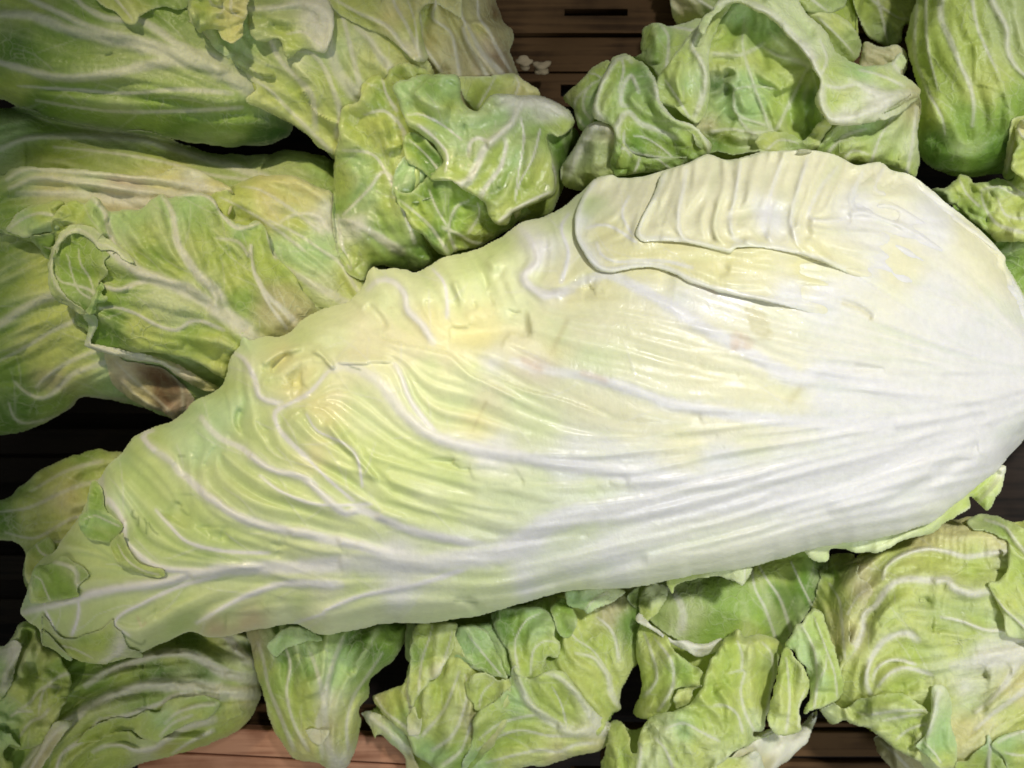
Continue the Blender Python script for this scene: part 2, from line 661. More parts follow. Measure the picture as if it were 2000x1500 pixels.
    key = key[:, 0].astype(np.int64) * (len(V) + 1) + key[:, 1]
    uq, inv, cnt = np.unique(key, return_inverse=True, return_counts=True)
    be = E[cnt[inv] == 1]
    bv = np.unique(be)
    # inward direction from the distance field
    Sb = blur(S, 1)
    GX, GY = np.gradient(Sb, axis=1)[used], np.gradient(Sb, axis=0)[used]
    gl = np.hypot(GX, GY) + 1e-9
    GX, GY = GX / gl, GY / gl
    rings = [(0., -2.), (2.5, -4.)] if not closed else [(1., -14.), (10., -34.)]
    allV = [V]
    allA = {k: [a] for k, a in at.items()}
    FF = [F]
    base_ids = bv
    n0 = len(V)
    mp = np.full(len(V), -1)
    mp[bv] = np.arange(len(bv))
    prev = lambda q: q
    for kk, (inn, dz) in enumerate(rings):
        rv = to_world(vx[bv] + GX[bv] * inn, vy[bv] + GY[bv] * inn, vz[bv] + dz)
        allV.append(rv)
        for k in at:
            allA[k].append(at[k][bv])
        if kk == 0:
            FF.append(np.stack([be[:, 1], be[:, 0], n0 + mp[be[:, 0]], n0 + mp[be[:, 1]]], -1))
        else:
            o1, o2 = n0 + (kk - 1) * len(bv), n0 + kk * len(bv)
            FF.append(np.stack([o1 + mp[be[:, 1]], o1 + mp[be[:, 0]], o2 + mp[be[:, 0]], o2 + mp[be[:, 1]]], -1))
    if closed:
        nb = sum(len(v) for v in allV)
        zr = vz[bv].mean()
        bz = np.minimum(vz - 40., zr - 34. - under * h * infl[used])
        bz[bv] = vz[bv] - 34.
        bx, by = vx.copy(), vy.copy()
        bx[bv] += GX[bv] * 10
        by[bv] += GY[bv] * 10
        allV.append(to_world(bx, by, bz))
        for k in at:
            allA[k].append(at[k])
        FF.append(F[:, ::-1] + nb)
    V = np.concatenate(allV)
    at = {k: np.concatenate(a) for k, a in allA.items()}
    o = make_mesh(name, V, np.concatenate(FF), np.zeros((0, 3), int), at, mat or MAT_LEAF, head)
    if label:
        o['label'] = label
    # ---- record the new top surface
    u0, v0 = int((x0 - ZO[0]) / ZS), int((y0 - ZO[1]) / ZS)
    u1, v1 = int((x1 - ZO[0]) / ZS) + 2, int((y1 - ZO[1]) / ZS) + 2
    u0, v0 = max(u0, 0), max(v0, 0)
    u1, v1 = min(u1, ZB.shape[1]), min(v1, ZB.shape[0])
    if u1 > u0 and v1 > v0:
        qx, qy = np.meshgrid(np.arange(u0, u1) * ZS + ZO[0], np.arange(v0, v1) * ZS + ZO[1])
        fx, fy = (qx - x0) / step, (qy - y0) / step
        mm = bil(S, fx, fy) > -1
        zz = bil(Ztop, fx, fy)
        sl = (slice(v0, v1), slice(u0, u1))
        own_ = OB[sl] == CUR[1] if (not closed and head is CUR[0]) else np.zeros(mm.shape, bool)
        ZB[sl] = np.where(mm, np.where(own_, zz, np.maximum(ZB[sl], zz)), ZB[sl])
        if closed:
            ZA[sl] = np.where(mm, bil(Z, fx, fy), ZA[sl])
        OB[sl] = np.where(mm, CUR[1] if closed else 0, OB[sl])
    return o


# ------------------------------------------------------------------ materials
def nd(nt, t, **k):
    n = nt.nodes.new(t)
    for a, b in k.items():
        setattr(n, a, b)
    return n


def leaf_material(name, rough=.42, coat=0., trans=.22, bump=.5, sss=.25, mot=.10):
    m = bpy.data.materials.new(name)
    m.use_nodes = True
    nt = m.node_tree
    L = nt.links.new
    pb = nt.nodes['Principled BSDF']
    out = nt.nodes['Material Output']
    pig = nd(nt, 'ShaderNodeAttribute', attribute_name='pig')
    rib = nd(nt, 'ShaderNodeAttribute', attribute_name='rib')
    net = nd(nt, 'ShaderNodeAttribute', attribute_name='net')
    geo = nd(nt, 'ShaderNodeNewGeometry')
    # warped coordinates
    nw = nd(nt, 'ShaderNodeTexNoise')
    nw.inputs['Scale'].default_value = 110
    nw.inputs['Detail'].default_value = 2
    L(geo.outputs['Position'], nw.inputs['Vector'])
    sub = nd(nt, 'ShaderNodeVectorMath', operation='MULTIPLY_ADD')
    sub.inputs[1].default_value = (.010, .010, .010)
    L(nw.outputs['Color'], sub.inputs[0])
    L(geo.outputs['Position'], sub.inputs[2])
    vor = nd(nt, 'ShaderNodeTexVoronoi', feature='DISTANCE_TO_EDGE')
    vor.inputs['Scale'].default_value = 120
    L(sub.outputs[0], vor.inputs['Vector'])
    vor2 = nd(nt, 'ShaderNodeTexVoronoi', feature='DISTANCE_TO_EDGE')
    vor2.inputs['Scale'].default_value = 330
    L(sub.outputs[0], vor2.inputs['Vector'])

    def lines(v, hi):
        r = nd(nt, 'ShaderNodeMapRange')
        r.inputs['From Min'].default_value = 0
        r.inputs['From Max'].default_value = hi
        r.inputs['To Min'].default_value = 1
        r.inputs['To Max'].default_value = 0
        L(v.outputs['Distance'], r.inputs['Value'])
        return r
    l1, l2 = lines(vor, .075), lines(vor2, .12)
    mx = nd(nt, 'ShaderNodeMath', operation='MULTIPLY_ADD')
    mx.inputs[1].default_value = .35
    L(l2.outputs[0], mx.inputs[0])
    L(l1.outputs[0], mx.inputs[2])
    # the network comes and goes
    ng = nd(nt, 'ShaderNodeTexNoise')
    ng.inputs['Scale'].default_value = 45
    ng.inputs['Detail'].default_value = 3
    L(geo.outputs['Position'], ng.inputs['Vector'])
    gate = nd(nt, 'ShaderNodeMapRange')
    gate.inputs['From Min'].default_value = .42
    gate.inputs['From Max'].default_value = .68
    L(ng.outputs['Fac'], gate.inputs['Value'])
    mg = nd(nt, 'ShaderNodeMath', operation='MULTIPLY')
    L(mx.outputs[0], mg.inputs[0])
    L(gate.outputs[0], mg.inputs[1])
    nf = nd(nt, 'ShaderNodeMath', operation='MULTIPLY')
    L(mg.outputs[0], nf.inputs[0])
    L(net.outputs['Fac'], nf.inputs[1])
    nfc = nd(nt, 'ShaderNodeMath', operation='MULTIPLY')
    nfc.inputs[1].default_value = .5
    nfc.use_clamp = True
    L(nf.outputs[0], nfc.inputs[0])
    # mottling
    nm = nd(nt, 'ShaderNodeTexNoise')
    nm.inputs['Scale'].default_value = 260
    nm.inputs['Detail'].default_value = 5
    nm.inputs['Roughness'].default_value = .65
    L(geo.outputs['Position'], nm.inputs['Vector'])
    mr = nd(nt, 'ShaderNodeMapRange')
    mr.inputs['From Min'].default_value = .3
    mr.inputs['From Max'].default_value = .7
    mr.inputs['To Min'].default_value = 1 - mot
    mr.inputs['To Max'].default_value = 1 + mot
    L(nm.outputs['Fac'], mr.inputs['Value'])
    sc1 = nd(nt, 'ShaderNodeVectorMath', operation='SCALE')
    L(pig.outputs['Color'], sc1.inputs[0])
    L(mr.outputs[0], sc1.inputs['Scale'])
    mix = nd(nt, 'ShaderNodeMixRGB')
    mix.inputs['Color2'].default_value = (.70, .76, .46, 1)
    L(nfc.outputs[0], mix.inputs['Fac'])
    L(sc1.outputs[0], mix.inputs['Color1'])
    # rare tan bruises
    nb = nd(nt, 'ShaderNodeTexNoise')
    nb.inputs['Scale'].default_value = 70
    nb.inputs['Detail'].default_value = 6
    nb.inputs['Roughness'].default_value = .7
    L(geo.outputs['Position'], nb.inputs['Vector'])
    br_ = nd(nt, 'ShaderNodeMapRange')
    br_.inputs['From Min'].default_value = .73
    br_.inputs['From Max'].default_value = .80
    br_.inputs['To Max'].default_value = .55
    L(nb.outputs['Fac'], br_.inputs['Value'])
    mixb = nd(nt, 'ShaderNodeMixRGB')
    mixb.inputs['Color2'].default_value = (.42, .30, .13, 1)
    L(br_.outputs[0], mixb.inputs['Fac'])
    L(mix.outputs[0], mixb.inputs['Color1'])
    L(mixb.outputs[0], pb.inputs['Base Color'])
    # relief: fine skin grain, a puckered middle scale, the net standing proud
    n3 = nd(nt, 'ShaderNodeTexNoise')
    n3.inputs['Scale'].default_value = 1500
    n3.inputs['Detail'].default_value = 3
    L(geo.outputs['Position'], n3.inputs['Vector'])
    n4 = nd(nt, 'ShaderNodeTexNoise')
    n4.inputs['Scale'].default_value = 240
    n4.inputs['Detail'].default_value = 4
    L(sub.outputs[0], n4.inputs['Vector'])
    a1 = nd(nt, 'ShaderNodeMath', operation='MULTIPLY')
    a1.inputs[1].default_value = .14
    L(n3.outputs['Fac'], a1.inputs[0])
    a2 = nd(nt, 'ShaderNodeMath', operation='MULTIPLY_ADD')
    a2.inputs[1].default_value = .8
    L(n4.outputs['Fac'], a2.inputs[0])
    L(a1.outputs[0], a2.inputs[2])
    a3 = nd(nt, 'ShaderNodeMath', operation='MULTIPLY_ADD')
    a3.inputs[1].default_value = .35
    L(nf.outputs[0], a3.inputs[0])
    L(a2.outputs[0], a3.inputs[2])
    bp = nd(nt, 'ShaderNodeBump')
    bp.inputs['Strength'].default_value = bump
    bp.inputs['Distance'].default_value = .0011
    L(a3.outputs[0], bp.inputs['Height'])
    L(bp.outputs[0], pb.inputs['Normal'])
    pb.inputs['Roughness'].default_value = rough
    rr = nd(nt, 'ShaderNodeMapRange')
    rr.inputs['From Min'].default_value = .35
    rr.inputs['From Max'].default_value = .65
    rr.inputs['To Min'].default_value = rough - .12
    rr.inputs['To Max'].default_value = rough + .14
    L(ng.outputs['Fac'], rr.inputs['Value'])
    L(rr.outputs[0], pb.inputs['Roughness'])
    pb.inputs['Subsurface Weight'].default_value = sss
    pb.inputs['Subsurface Radius'].default_value = (1.0, .9, .4)
    pb.inputs['Subsurface Scale'].default_value = .003
    pb.inputs['IOR'].default_value = 1.42
    pb.inputs['Coat Weight'].default_value = coat
    pb.inputs['Coat Roughness'].default_value = .045
    if coat:
        L(bp.outputs[0], pb.inputs['Coat Normal'])
    tr = nd(nt, 'ShaderNodeBsdfTranslucent')
    L(mixb.outputs[0], tr.inputs['Color'])
    ms = nd(nt, 'ShaderNodeMixShader')
    ms.inputs[0].default_value = trans
    L(pb.outputs[0], ms.inputs[1])
    L(tr.outputs[0], ms.inputs[2])
    L(ms.outputs[0], out.inputs['Surface'])
    return m


MAT_LEAF = leaf_material('lettuce_leaf', bump=.85)
MAT_WET = leaf_material('lettuce_leaf_wet', rough=.26, coat=.7, bump=.8)
MAT_PALE = leaf_material('lettuce_leaf_pale', rough=.42, coat=.05, trans=.06, bump=.3, sss=.22, mot=.05)
MAT_DRY = leaf_material('withered_leaf', rough=.7, trans=.08, bump=.9)


def wood_material(name, c1, c2, rough=.75, scale=1.0, axis=0, spec=.3):
    m = bpy.data.materials.new(name)
    m.use_nodes = True
    nt = m.node_tree
    L = nt.links.new
    pb = nt.nodes['Principled BSDF']
    geo = nd(nt, 'ShaderNodeNewGeometry')
    mp = nd(nt, 'ShaderNodeMapping')
    s = [220 * scale, 220 * scale, 220 * scale]
    s[axis] = 9 * scale
    mp.inputs['Scale'].default_value = s
    L(geo.outputs['Position'], mp.inputs['Vector'])
    n = nd(nt, 'ShaderNodeTexNoise')
    n.inputs['Scale'].default_value = 1
    n.inputs['Detail'].default_value = 6
    n.inputs['Distortion'].default_value = .8
    L(mp.outputs[0], n.inputs['Vector'])
    n2 = nd(nt, 'ShaderNodeTexNoise')
    n2.inputs['Scale'].default_value = 28
    n2.inputs['Detail'].default_value = 5
    L(geo.outputs['Position'], n2.inputs['Vector'])
    ad = nd(nt, 'ShaderNodeMath', operation='MULTIPLY_ADD')
    ad.inputs[1].default_value = .9
    L(n2.outputs['Fac'], ad.inputs[0])
    L(n.outputs['Fac'], ad.inputs[2])
    r = nd(nt, 'ShaderNodeValToRGB')
    r.color_ramp.elements[0].position = .72
    r.color_ramp.elements[1].position = 1.12 if False else 1.0
    r.color_ramp.elements[0].color = (*c1, 1)
    r.color_ramp.elements[1].color = (*c2, 1)
    L(ad.outputs[0], r.inputs[0])
    L(r.outputs[0], pb.inputs['Base Color'])
    pb.inputs['Roughness'].default_value = rough
    pb.inputs['Specular IOR Level'].default_value = spec
    b = nd(nt, 'ShaderNodeBump')
    b.inputs['Strength'].default_value = .5
    b.inputs['Distance'].default_value = .0008
    L(n.outputs['Fac'], b.inputs['Height'])
    L(b.outputs[0], pb.inputs['Normal'])
    return m


MAT_WOOD = wood_material('salmon_wood', (.28, .12, .065), (.50, .26, .16))
MAT_DARK = wood_material('dark_brown_wood', (.040, .021, .009), (.105, .058, .025), rough=.7, spec=.1)
MAT_FLOOR = wood_material('blackish_wood', (.010, .008, .006), (.03, .02, .014), rough=.8)


# ------------------------------------------------------------------ the crates under the lettuce
def box(bm, x0, y0, x1, y1, zt, zb, bev=2.):
    """a plank between layout corners, top at zt, bottom at zb, with a small bevel round the top"""
    v = []
    for (b, z) in ((0., zb), (0., zt - bev), (bev, zt)):
        for (x, y) in ((x0 + b, y0 + b), (x1 - b, y0 + b), (x1 - b, y1 - b), (x0 + b, y1 - b)):
            k = U * (1 - zt / CAMH)
            v.append(((x - 1000) * k, (750 - y) * k, z * k))
    fs = [(0, 1, 2, 3), (11, 10, 9, 8)]
    for r in (0, 4):
        for i in range(4):
            a, b = r + i, r + (i + 1) % 4
            fs.append((b, a, a + 4, b + 4))
    n = len(bm[0])
    bm[0].extend(v)
    bm[1].extend([tuple(n + q for q in f) for f in fs])


def plank(name, parent, rects, mat):
    bm = ([], [])
    for r in rects:
        box(bm, *r)
    me = bpy.data.meshes.new(name)
    off = parent.location if parent else (0, 0, 0)
    me.from_pydata([(x - off[0], y - off[1], z - off[2]) for x, y, z in bm[0]], [], bm[1])
    me.materials.append(mat)
    o = bpy.data.objects.new(name, me)
    COL.objects.link(o)
    if parent:
        o.parent = parent
    return o


def slotted(x0, y0, x1, y1, zt, zb, slots):
    """rectangles that tile a board and leave the given slots open"""
    xs = sorted({x0, x1} | {s[0] for s in slots} | {s[2] for s in slots})
    out = []
    for a, b in zip(xs, xs[1:]):
        ys = [y0]
        for s in sorted(slots, key=lambda q: q[1]):
            if s[0] <= a and s[2] >= b:
                ys += [s[1], s[3]]
        ys.append(y1)
        for i in range(0, len(ys), 2):
            if ys[i + 1] > ys[i]:
                out.append((a, ys[i], b, ys[i + 1], zt, zb, 0.))
    return out


floor = plank('crate_floor', None, [(-900, -800, 2900, 2300, -470, -500)], MAT_FLOOR)
floor['kind'] = 'structure'

crate = thing('slotted_crate', 'dark brown slotted crate showing between the heads at the top', 'crate', 1150, 80, -420)
plank('board', crate, slotted(700, -330, 1800, 46, -300, -330, [(1105, -2, 1232, 12), (1400, -2, 1500, 12)]), MAT_DARK)
plank('board', crate, slotted(700, 54, 1800, 122, -312, -340, [(1285, 66, 1303, 112)]), MAT_DARK)
plank('board', crate, slotted(700, 124, 1800, 420, -318, -346, [(1098, 148, 1190, 172), (1098, 192, 1190, 214)]), MAT_DARK)
plank('rail', crate, [(1090, 140, 1200, 230, -366, -378)], wood_material('grey_liner', (.10, .10, .11), (.2, .2, .22), rough=.5))

wcrate = thing('wooden_crate', 'salmon brown wooden crate slats under the lettuces at the bottom edge', 'crate', 700, 1500, -400)
R_ = random.Random(4)
for yy, hh, z_ in ((1404, 44, -330), (1452, 52, -280), (1508, 60, -286), (1572, 70, -300)):
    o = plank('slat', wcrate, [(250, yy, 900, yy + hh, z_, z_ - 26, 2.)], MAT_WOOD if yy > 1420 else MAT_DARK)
    o.rotation_euler = (0, 0, math.radians(-3.0))
dcrate = thing('dark_crate', 'dark brown crate bars in shade at the bottom right', 'crate', 1650, 1480, -400)
for (a, b, c, d, z_) in ((1180, 1440, 1330, 1466, -330), (1180, 1474, 1330, 1520, -322), (1440, 1432, 2250, 1442, -330), (1440, 1450, 2250, 1500, -322),
                         (1440, 1512, 2250, 1580, -326), (1120, 1530, 1440, 1580, -330)):
    plank('bar', dcrate, [(a, b, c, d, z_, z_ - 24, 2.)], MAT_DARK)
lcrate = thing('deep_crate', 'blackish crate bars deep in shade at the left edge', 'crate', 60, 860, -440)
for yy in (760, 842, 900, 1010, 1100, 1190):
    plank('bar', lcrate, [(-500, yy, 440, yy + 50, -400 - (yy % 7), -420, 2.)], MAT_FLOOR)

# crumbs of dried leaf on the slotted crate
def crumb(x, y, r, z, seed):
    rs = np.random.RandomState(seed)
    import bmesh
    bm = bmesh.new()
    bmesh.ops.create_icosphere(bm, subdivisions=3, radius=r * U)
    for v in bm.verts:
        p = np.array(v.co) / (r * U)
        n = 1 + .30 * math.sin(3.1 * p[0] + seed) * math.cos(2.7 * p[1] + seed * 2) + .22 * math.sin(6 * p[1] + 4 * p[2] + seed) + rs.uniform(-.04, .04)
        v.co = [c * n * U * r for c in (p[0], p[1] * .9, p[2] * .5)]
    me = bpy.data.meshes.new('crumpled_scrap')
    bm.to_mesh(me)
    bm.free()
    for p in me.polygons:
        p.use_smooth = True
    m = bpy.data.materials.get('dry_scrap') or bpy.data.materials.new('dry_scrap')
    m.use_nodes = True
    m.node_tree.nodes['Principled BSDF'].inputs['Base Color'].default_value = (.30, .24, .15, 1)
    m.node_tree.nodes['Principled BSDF'].inputs['Roughness'].default_value = .9
    me.materials.append(m)
    o = bpy.data.objects.new('crumpled_scrap', me)
    COL.objects.link(o)
    o.location = to_world(np.float64(x), np.float64(y), np.float64(z + r * .4))
    o['category'] = 'scrap'
    return o


crumb(1024, 122, 16, -310, 1)['label'] = 'left crumpled pale scrap lying on the dark slotted crate'
crumb(1058, 132, 20, -312, 5)['label'] = 'right crumpled pale scrap on the dark crate beside the slots'

LG = 'green lettuce heads heaped in the crates'
T = {}


def head(key, label, x, y, z=-300):
    T[key] = thing('lettuce_head', label, 'lettuce', x, y, z, LG)
    return T[key]


# ---------------------------------------------------------------- far heads along the top
hd = head('far1', 'small shaded light green lettuce with smooth lumps at the top edge right of centre', 1640, 40)
leaf(hd, '''o C 20,-400 1100,-400 1100,100 1090,250 1060,330 1000,380 900,380 700,200 400,150 100,150 30,100
d C 600,-300 700,200
c C 100,50,T 400,60,S 900,60,L 1050,280,Y''', z=-260, h=110, step=5, closed=True, name='heart')
leaf(hd, '''o C 40,-100 300,-120 560,-60 600,40 560,60 400,120 200,120 60,140
v 5 3 3 C 100,-60 250,40 400,100
c C 60,60,T 300,40,S 500,40,S''', drape=1, gap=18, eh=16)
leaf(hd, '''o C 560,-200 900,-200 1010,-40 1000,30 960,60 900,75 760,60 720,0 650,-60
v 5 3 4 C 700,-150 800,-20 900,60
c C 700,0,L 950,30,S''', drape=1, gap=24, eh=18)
leaf(hd, '''o C 780,80 900,60 1010,110 1080,200 1095,260 1070,330 1000,370 920,350 900,200 860,140
v 4 2 4 C 850,100 960,200 1050,300
c C 900,100,Y 1050,300,S''', drape=1, gap=24, eh=20)
leaf(hd, '''o C 1030,-200 1400,-200 1400,60 1390,120 1330,150 1310,240 1250,270 1180,240 1120,190 1080,120 1050,30
v 6 3 5 C 1150,-100 1200,60 1240,240
v 4 2 4 C 1150,0 1300,100 1380,110
c C 1100,60,L 1350,60,Y 1200,220,S''', drape=.6, z=-120, gap=20, eh=24)
leaf(hd, '''o C 1090,320 1110,230 1220,260 1300,250 1340,300 1330,420 1200,420 1080,400
c C 1200,330,T''', drape=0, z=-230, eh=20)

hd = head('farright', 'large smooth dull green head with long pale veins in the top right corner', 1900, 120)
leaf(hd, '''o C 1500,-500 2400,-500 2500,500 2300,800 2000,900 1900,970 1750,1000 1600,1000 1480,940 1400,850 1380,700 1400,500 1340,300 1340,150 1400,0
d C 1600,-400 1500,100 1500,600 1700,950
d C 1900,-300 1900,300 2000,500
d C 1480,900 1700,880 1950,760
c C 1450,300,L 1400,800,K 1900,900,D 1700,900,G''', z=-280, h=190, step=5, closed=True, name='heart')
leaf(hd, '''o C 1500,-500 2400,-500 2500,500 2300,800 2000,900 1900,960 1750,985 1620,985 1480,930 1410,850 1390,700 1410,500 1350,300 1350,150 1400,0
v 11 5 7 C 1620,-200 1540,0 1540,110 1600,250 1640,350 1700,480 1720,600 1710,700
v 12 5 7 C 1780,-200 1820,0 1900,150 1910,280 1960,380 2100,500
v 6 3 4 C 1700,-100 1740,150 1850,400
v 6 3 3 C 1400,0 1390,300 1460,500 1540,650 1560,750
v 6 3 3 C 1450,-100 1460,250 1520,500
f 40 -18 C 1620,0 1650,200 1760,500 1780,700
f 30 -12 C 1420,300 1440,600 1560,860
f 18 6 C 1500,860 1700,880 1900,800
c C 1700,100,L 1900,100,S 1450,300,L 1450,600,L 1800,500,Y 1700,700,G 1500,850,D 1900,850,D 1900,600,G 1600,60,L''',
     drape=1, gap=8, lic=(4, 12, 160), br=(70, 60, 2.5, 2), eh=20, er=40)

# ---------------------------------------------------------------- top left head, in shade
hd = head('tl', 'dark green smooth head in shade filling the top left corner', 250, 80)
TLO = 'o S -220,-260 350,-260 470,-60 520,80 570,200 572,255 540,278 470,286 420,285 A 900,765 600,715 300,665 120,605 0,560 S -220,150'
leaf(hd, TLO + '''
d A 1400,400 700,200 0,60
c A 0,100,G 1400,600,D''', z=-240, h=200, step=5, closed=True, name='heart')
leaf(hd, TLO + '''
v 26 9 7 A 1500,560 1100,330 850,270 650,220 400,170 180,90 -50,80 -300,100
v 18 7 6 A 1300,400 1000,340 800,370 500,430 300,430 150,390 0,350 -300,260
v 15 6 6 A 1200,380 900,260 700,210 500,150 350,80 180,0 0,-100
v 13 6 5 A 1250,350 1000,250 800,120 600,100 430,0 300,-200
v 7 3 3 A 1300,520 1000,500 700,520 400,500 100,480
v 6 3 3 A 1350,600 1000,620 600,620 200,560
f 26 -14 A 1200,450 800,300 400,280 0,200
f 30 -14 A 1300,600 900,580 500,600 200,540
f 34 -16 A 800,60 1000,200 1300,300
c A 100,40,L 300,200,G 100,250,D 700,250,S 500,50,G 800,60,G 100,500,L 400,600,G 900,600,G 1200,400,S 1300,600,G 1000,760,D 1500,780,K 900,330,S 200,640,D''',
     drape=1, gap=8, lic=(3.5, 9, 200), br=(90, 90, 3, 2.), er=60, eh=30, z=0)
leaf(hd, '''o A 500,-100 1080,-100 1060,20 1000,60 900,40 780,90 760,130 700,130 640,70 560,20
v 5 3 4 A 600,-60 700,60 740,110
c A 600,0,Y 750,100,Y 900,0,G''', drape=1, gap=8, eh=10)

# ---------------------------------------------------------------- left middle head
hd = head('lm', 'big yellow green head lying along the left edge behind the curled tip', 200, 480)
LMO = 'o S -240,190 0,212 45,208 105,230 200,250 300,258 370,285 430,300 520,300 560,292 650,315 740,420 740,640 600,800 S 400,850 D 950,965 800,905 700,880 560,850 450,850 400,900 250,985 50,1050 S -240,860'
leaf(hd, LMO + '''
d A 1500,900 0,800
d D 1500,700 300,300 0,440
c A 300,800,G 1000,900,S D 200,800,D''', z=-290, h=170, step=5, closed=True, name='heart')
leaf(hd, LMO + '''
v 12 7 7 A 1600,1030 1300,930 1100,870 800,780 600,765 400,760 150,770 0,830 -200,860
v 5 3 3 A 1500,1010 1200,980 900,900 600,850 300,820
v 18 9 8 D 700,-100 420,240 300,275 150,340 0,440 -200,560
v 8 4 5 D 650,250 420,415 300,470 150,560 0,640
v 9 4 6 D 620,640 500,680 400,720 300,820 230,850 150,820 80,760
v 8 4 5 D 600,560 400,640 250,740 200,790
v 5 3 3 D 700,860 560,850 450,850 350,940 150,990 80,960 50,880
f 36 -26 D 700,380 400,450 150,620 0,700
f 36 -24 D 500,780 350,880 150,900
f 26 -16 A 500,930 300,850 0,900
f 30 -20 A 1500,1100 1200,1050 900,930
s 26 14 A 1450,960 1500,850 1560,790
s 20 12 A 1860,900 1740,860 1700,800
c A 50,700,A 300,700,G 100,620,D 0,640,A 300,850,L 700,820,S 850,850,L 900,1000,N 1200,900,S 1500,1000,S 1700,950,S 1400,850,S 1750,900,G
c D 100,100,G 200,150,Y 50,400,G 300,350,Y 200,500,Y 50,700,G 300,600,Y 450,700,Y 600,700,A 300,760,T 100,900,D 300,900,G 700,860,A''',
     drape=1, gap=8, lic=(3.5, 9, 150), br=(70, 90, 3, 2.2), er=50, eh=36)
# pale folded leaf across it
leaf(hd, '''o A -300,960 20,985 60,940 150,925 260,940 430,940 600,965 760,985 900,975 960,935 1060,935 1160,975 1260,1030 1300,1080 1250,1300 1000,1500 600,1500 300,1400 0,1300 -300,1300
v 12 6 6 A 1250,1070 1150,1055 900,1015 700,990 430,960 250,945 120,950 40,1000
v 16 8 7 A 1200,1130 900,1080 700,1050 400,1010 200,1000 60,1050
v 20 8 5 A 1100,1200 900,1150 700,1120 400,1080 100,1080
f 10 -8 A 1100,1090 700,1020 300,985
f 12 -8 A 1000,1150 600,1080 100,1030
f 14 -10 A 900,1180 500,1110 0,1100
s 10 8 A 780,985 900,955 1000,935
c A 0,1100,G 150,960,P 300,1050,N 500,980,P 700,1060,R 900,1000,N 1100,1050,W 700,1150,T 1000,1130,T 1200,1070,N 100,1200,G 60,1050,S 300,1150,S''',
     drape=.75, z=-8, gap=26, lic=(3.5, 7, 130), eh=18, er=16)

# ---------------------------------------------------------------- dark left lower head
hd = head('ld', 'small yellow green tip in shade at the left edge just behind the big pale head', 90, 1000)
leaf(hd, '''o S -200,960 0,977 35,952 90,915 140,893 178,882 206,880 260,900 300,1000 200,1150 120,1200 55,1150 46,1110 52,1080 20,1055 -60,1060 -200,1100
d S 250,950 -100,1050
c S 100,950,Y 0,1000,D''', z=-330, h=120, step=5, closed=True, name='heart')
leaf(hd, '''o S -200,960 0,977 35,952 90,912 140,890 178,880 206,878 260,900 300,1000 200,1150 120,1200 55,1150 46,1110 50,1080 20,1058 -60,1060 -200,1100
v 7 3 4 S 250,930 150,950 60,990 0,1000
v 6 3 4 S 260,1000 150,1010 70,1050 10,1040
v 6 3 4 S 200,900 130,920 60,960
v 5 3 4 G 480,250 300,240 170,330 150,460
f 18 -12 S 200,960 100,980 0,1020
c S 100,930,Y 160,900,G 130,960,N 50,1000,Y 10,1010,D 30,960,G 100,1030,Y 60,1100,G 180,950,Y''',
     drape=1, gap=8, lic=(3, 8, 60), quilt=8, br=(36, 50, 2.5, 2), eh=20)
leaf(hd, '''o G 150,300 230,220 280,205 310,250 300,330 230,400 180,440 170,480 150,460 135,400
v 4 2 3 G 300,330 230,300 200,250
c G 250,300,G 170,400,Y''', drape=.8, z=-20, gap=20, eh=10)

# ---------------------------------------------------------------- top head, yellow white, pointing up and right
hd = head('th', 'yellowish crinkled head at the top, left of the dark crate gap', 760, 120)
THO = '''o A 1040,-300 1045,0 1050,120 1140,190 1230,290 1300,460 1380,560 1450,600 1600,680 1720,760 1850,880 1900,920 B 300,1000 700,900 1100,600 1180,430 1170,400 1130,290 1150,220 1140,160 1100,120 1060,0 1000,-300'''
leaf(hd, THO + '''
d B 900,500 700,0
d A 1900,800 1500,0
c B 700,100,Y 1000,300,T''', z=-270, h=190, step=5, closed=True, name='heart')
leaf(hd, THO + '''
v 5 3 4 B 1150,420 1050,250 1000,150 960,100 950,0 930,-150
v 6 3 6 B 1000,420 900,250 870,160 880,130 860,80 850,0 840,-200
v 5 3 6 B 850,420 830,300 800,180 700,100 720,0 700,-200
v 5 3 5 B 750,400 680,300 640,240 630,100 600,0 580,-200
v 7 4 5 B 1100,420 980,300 930,210 890,130
f 9 -8 B 1080,420 980,240 880,120
f 10 -9 B 920,420 860,260 790,100 760,0
f 10 -9 B 800,420 740,280 650,180 690,0
f 8 -7 B 700,400 640,330 560,300
s 16 14 B 1150,150 1060,150 960,120 870,120
c B 700,200,N 900,300,T 1000,300,R 650,100,Y 950,50,T 1080,300,B 800,100,N 1120,250,T 850,380,T 550,200,Y 700,-100,N 1050,60,B 1000,30,T 960,200,N
c A 1600,650,Y 1750,800,S''',
     drape=1, gap=8, lic=(7, 7, 150), eh=40, er=60, br=None)
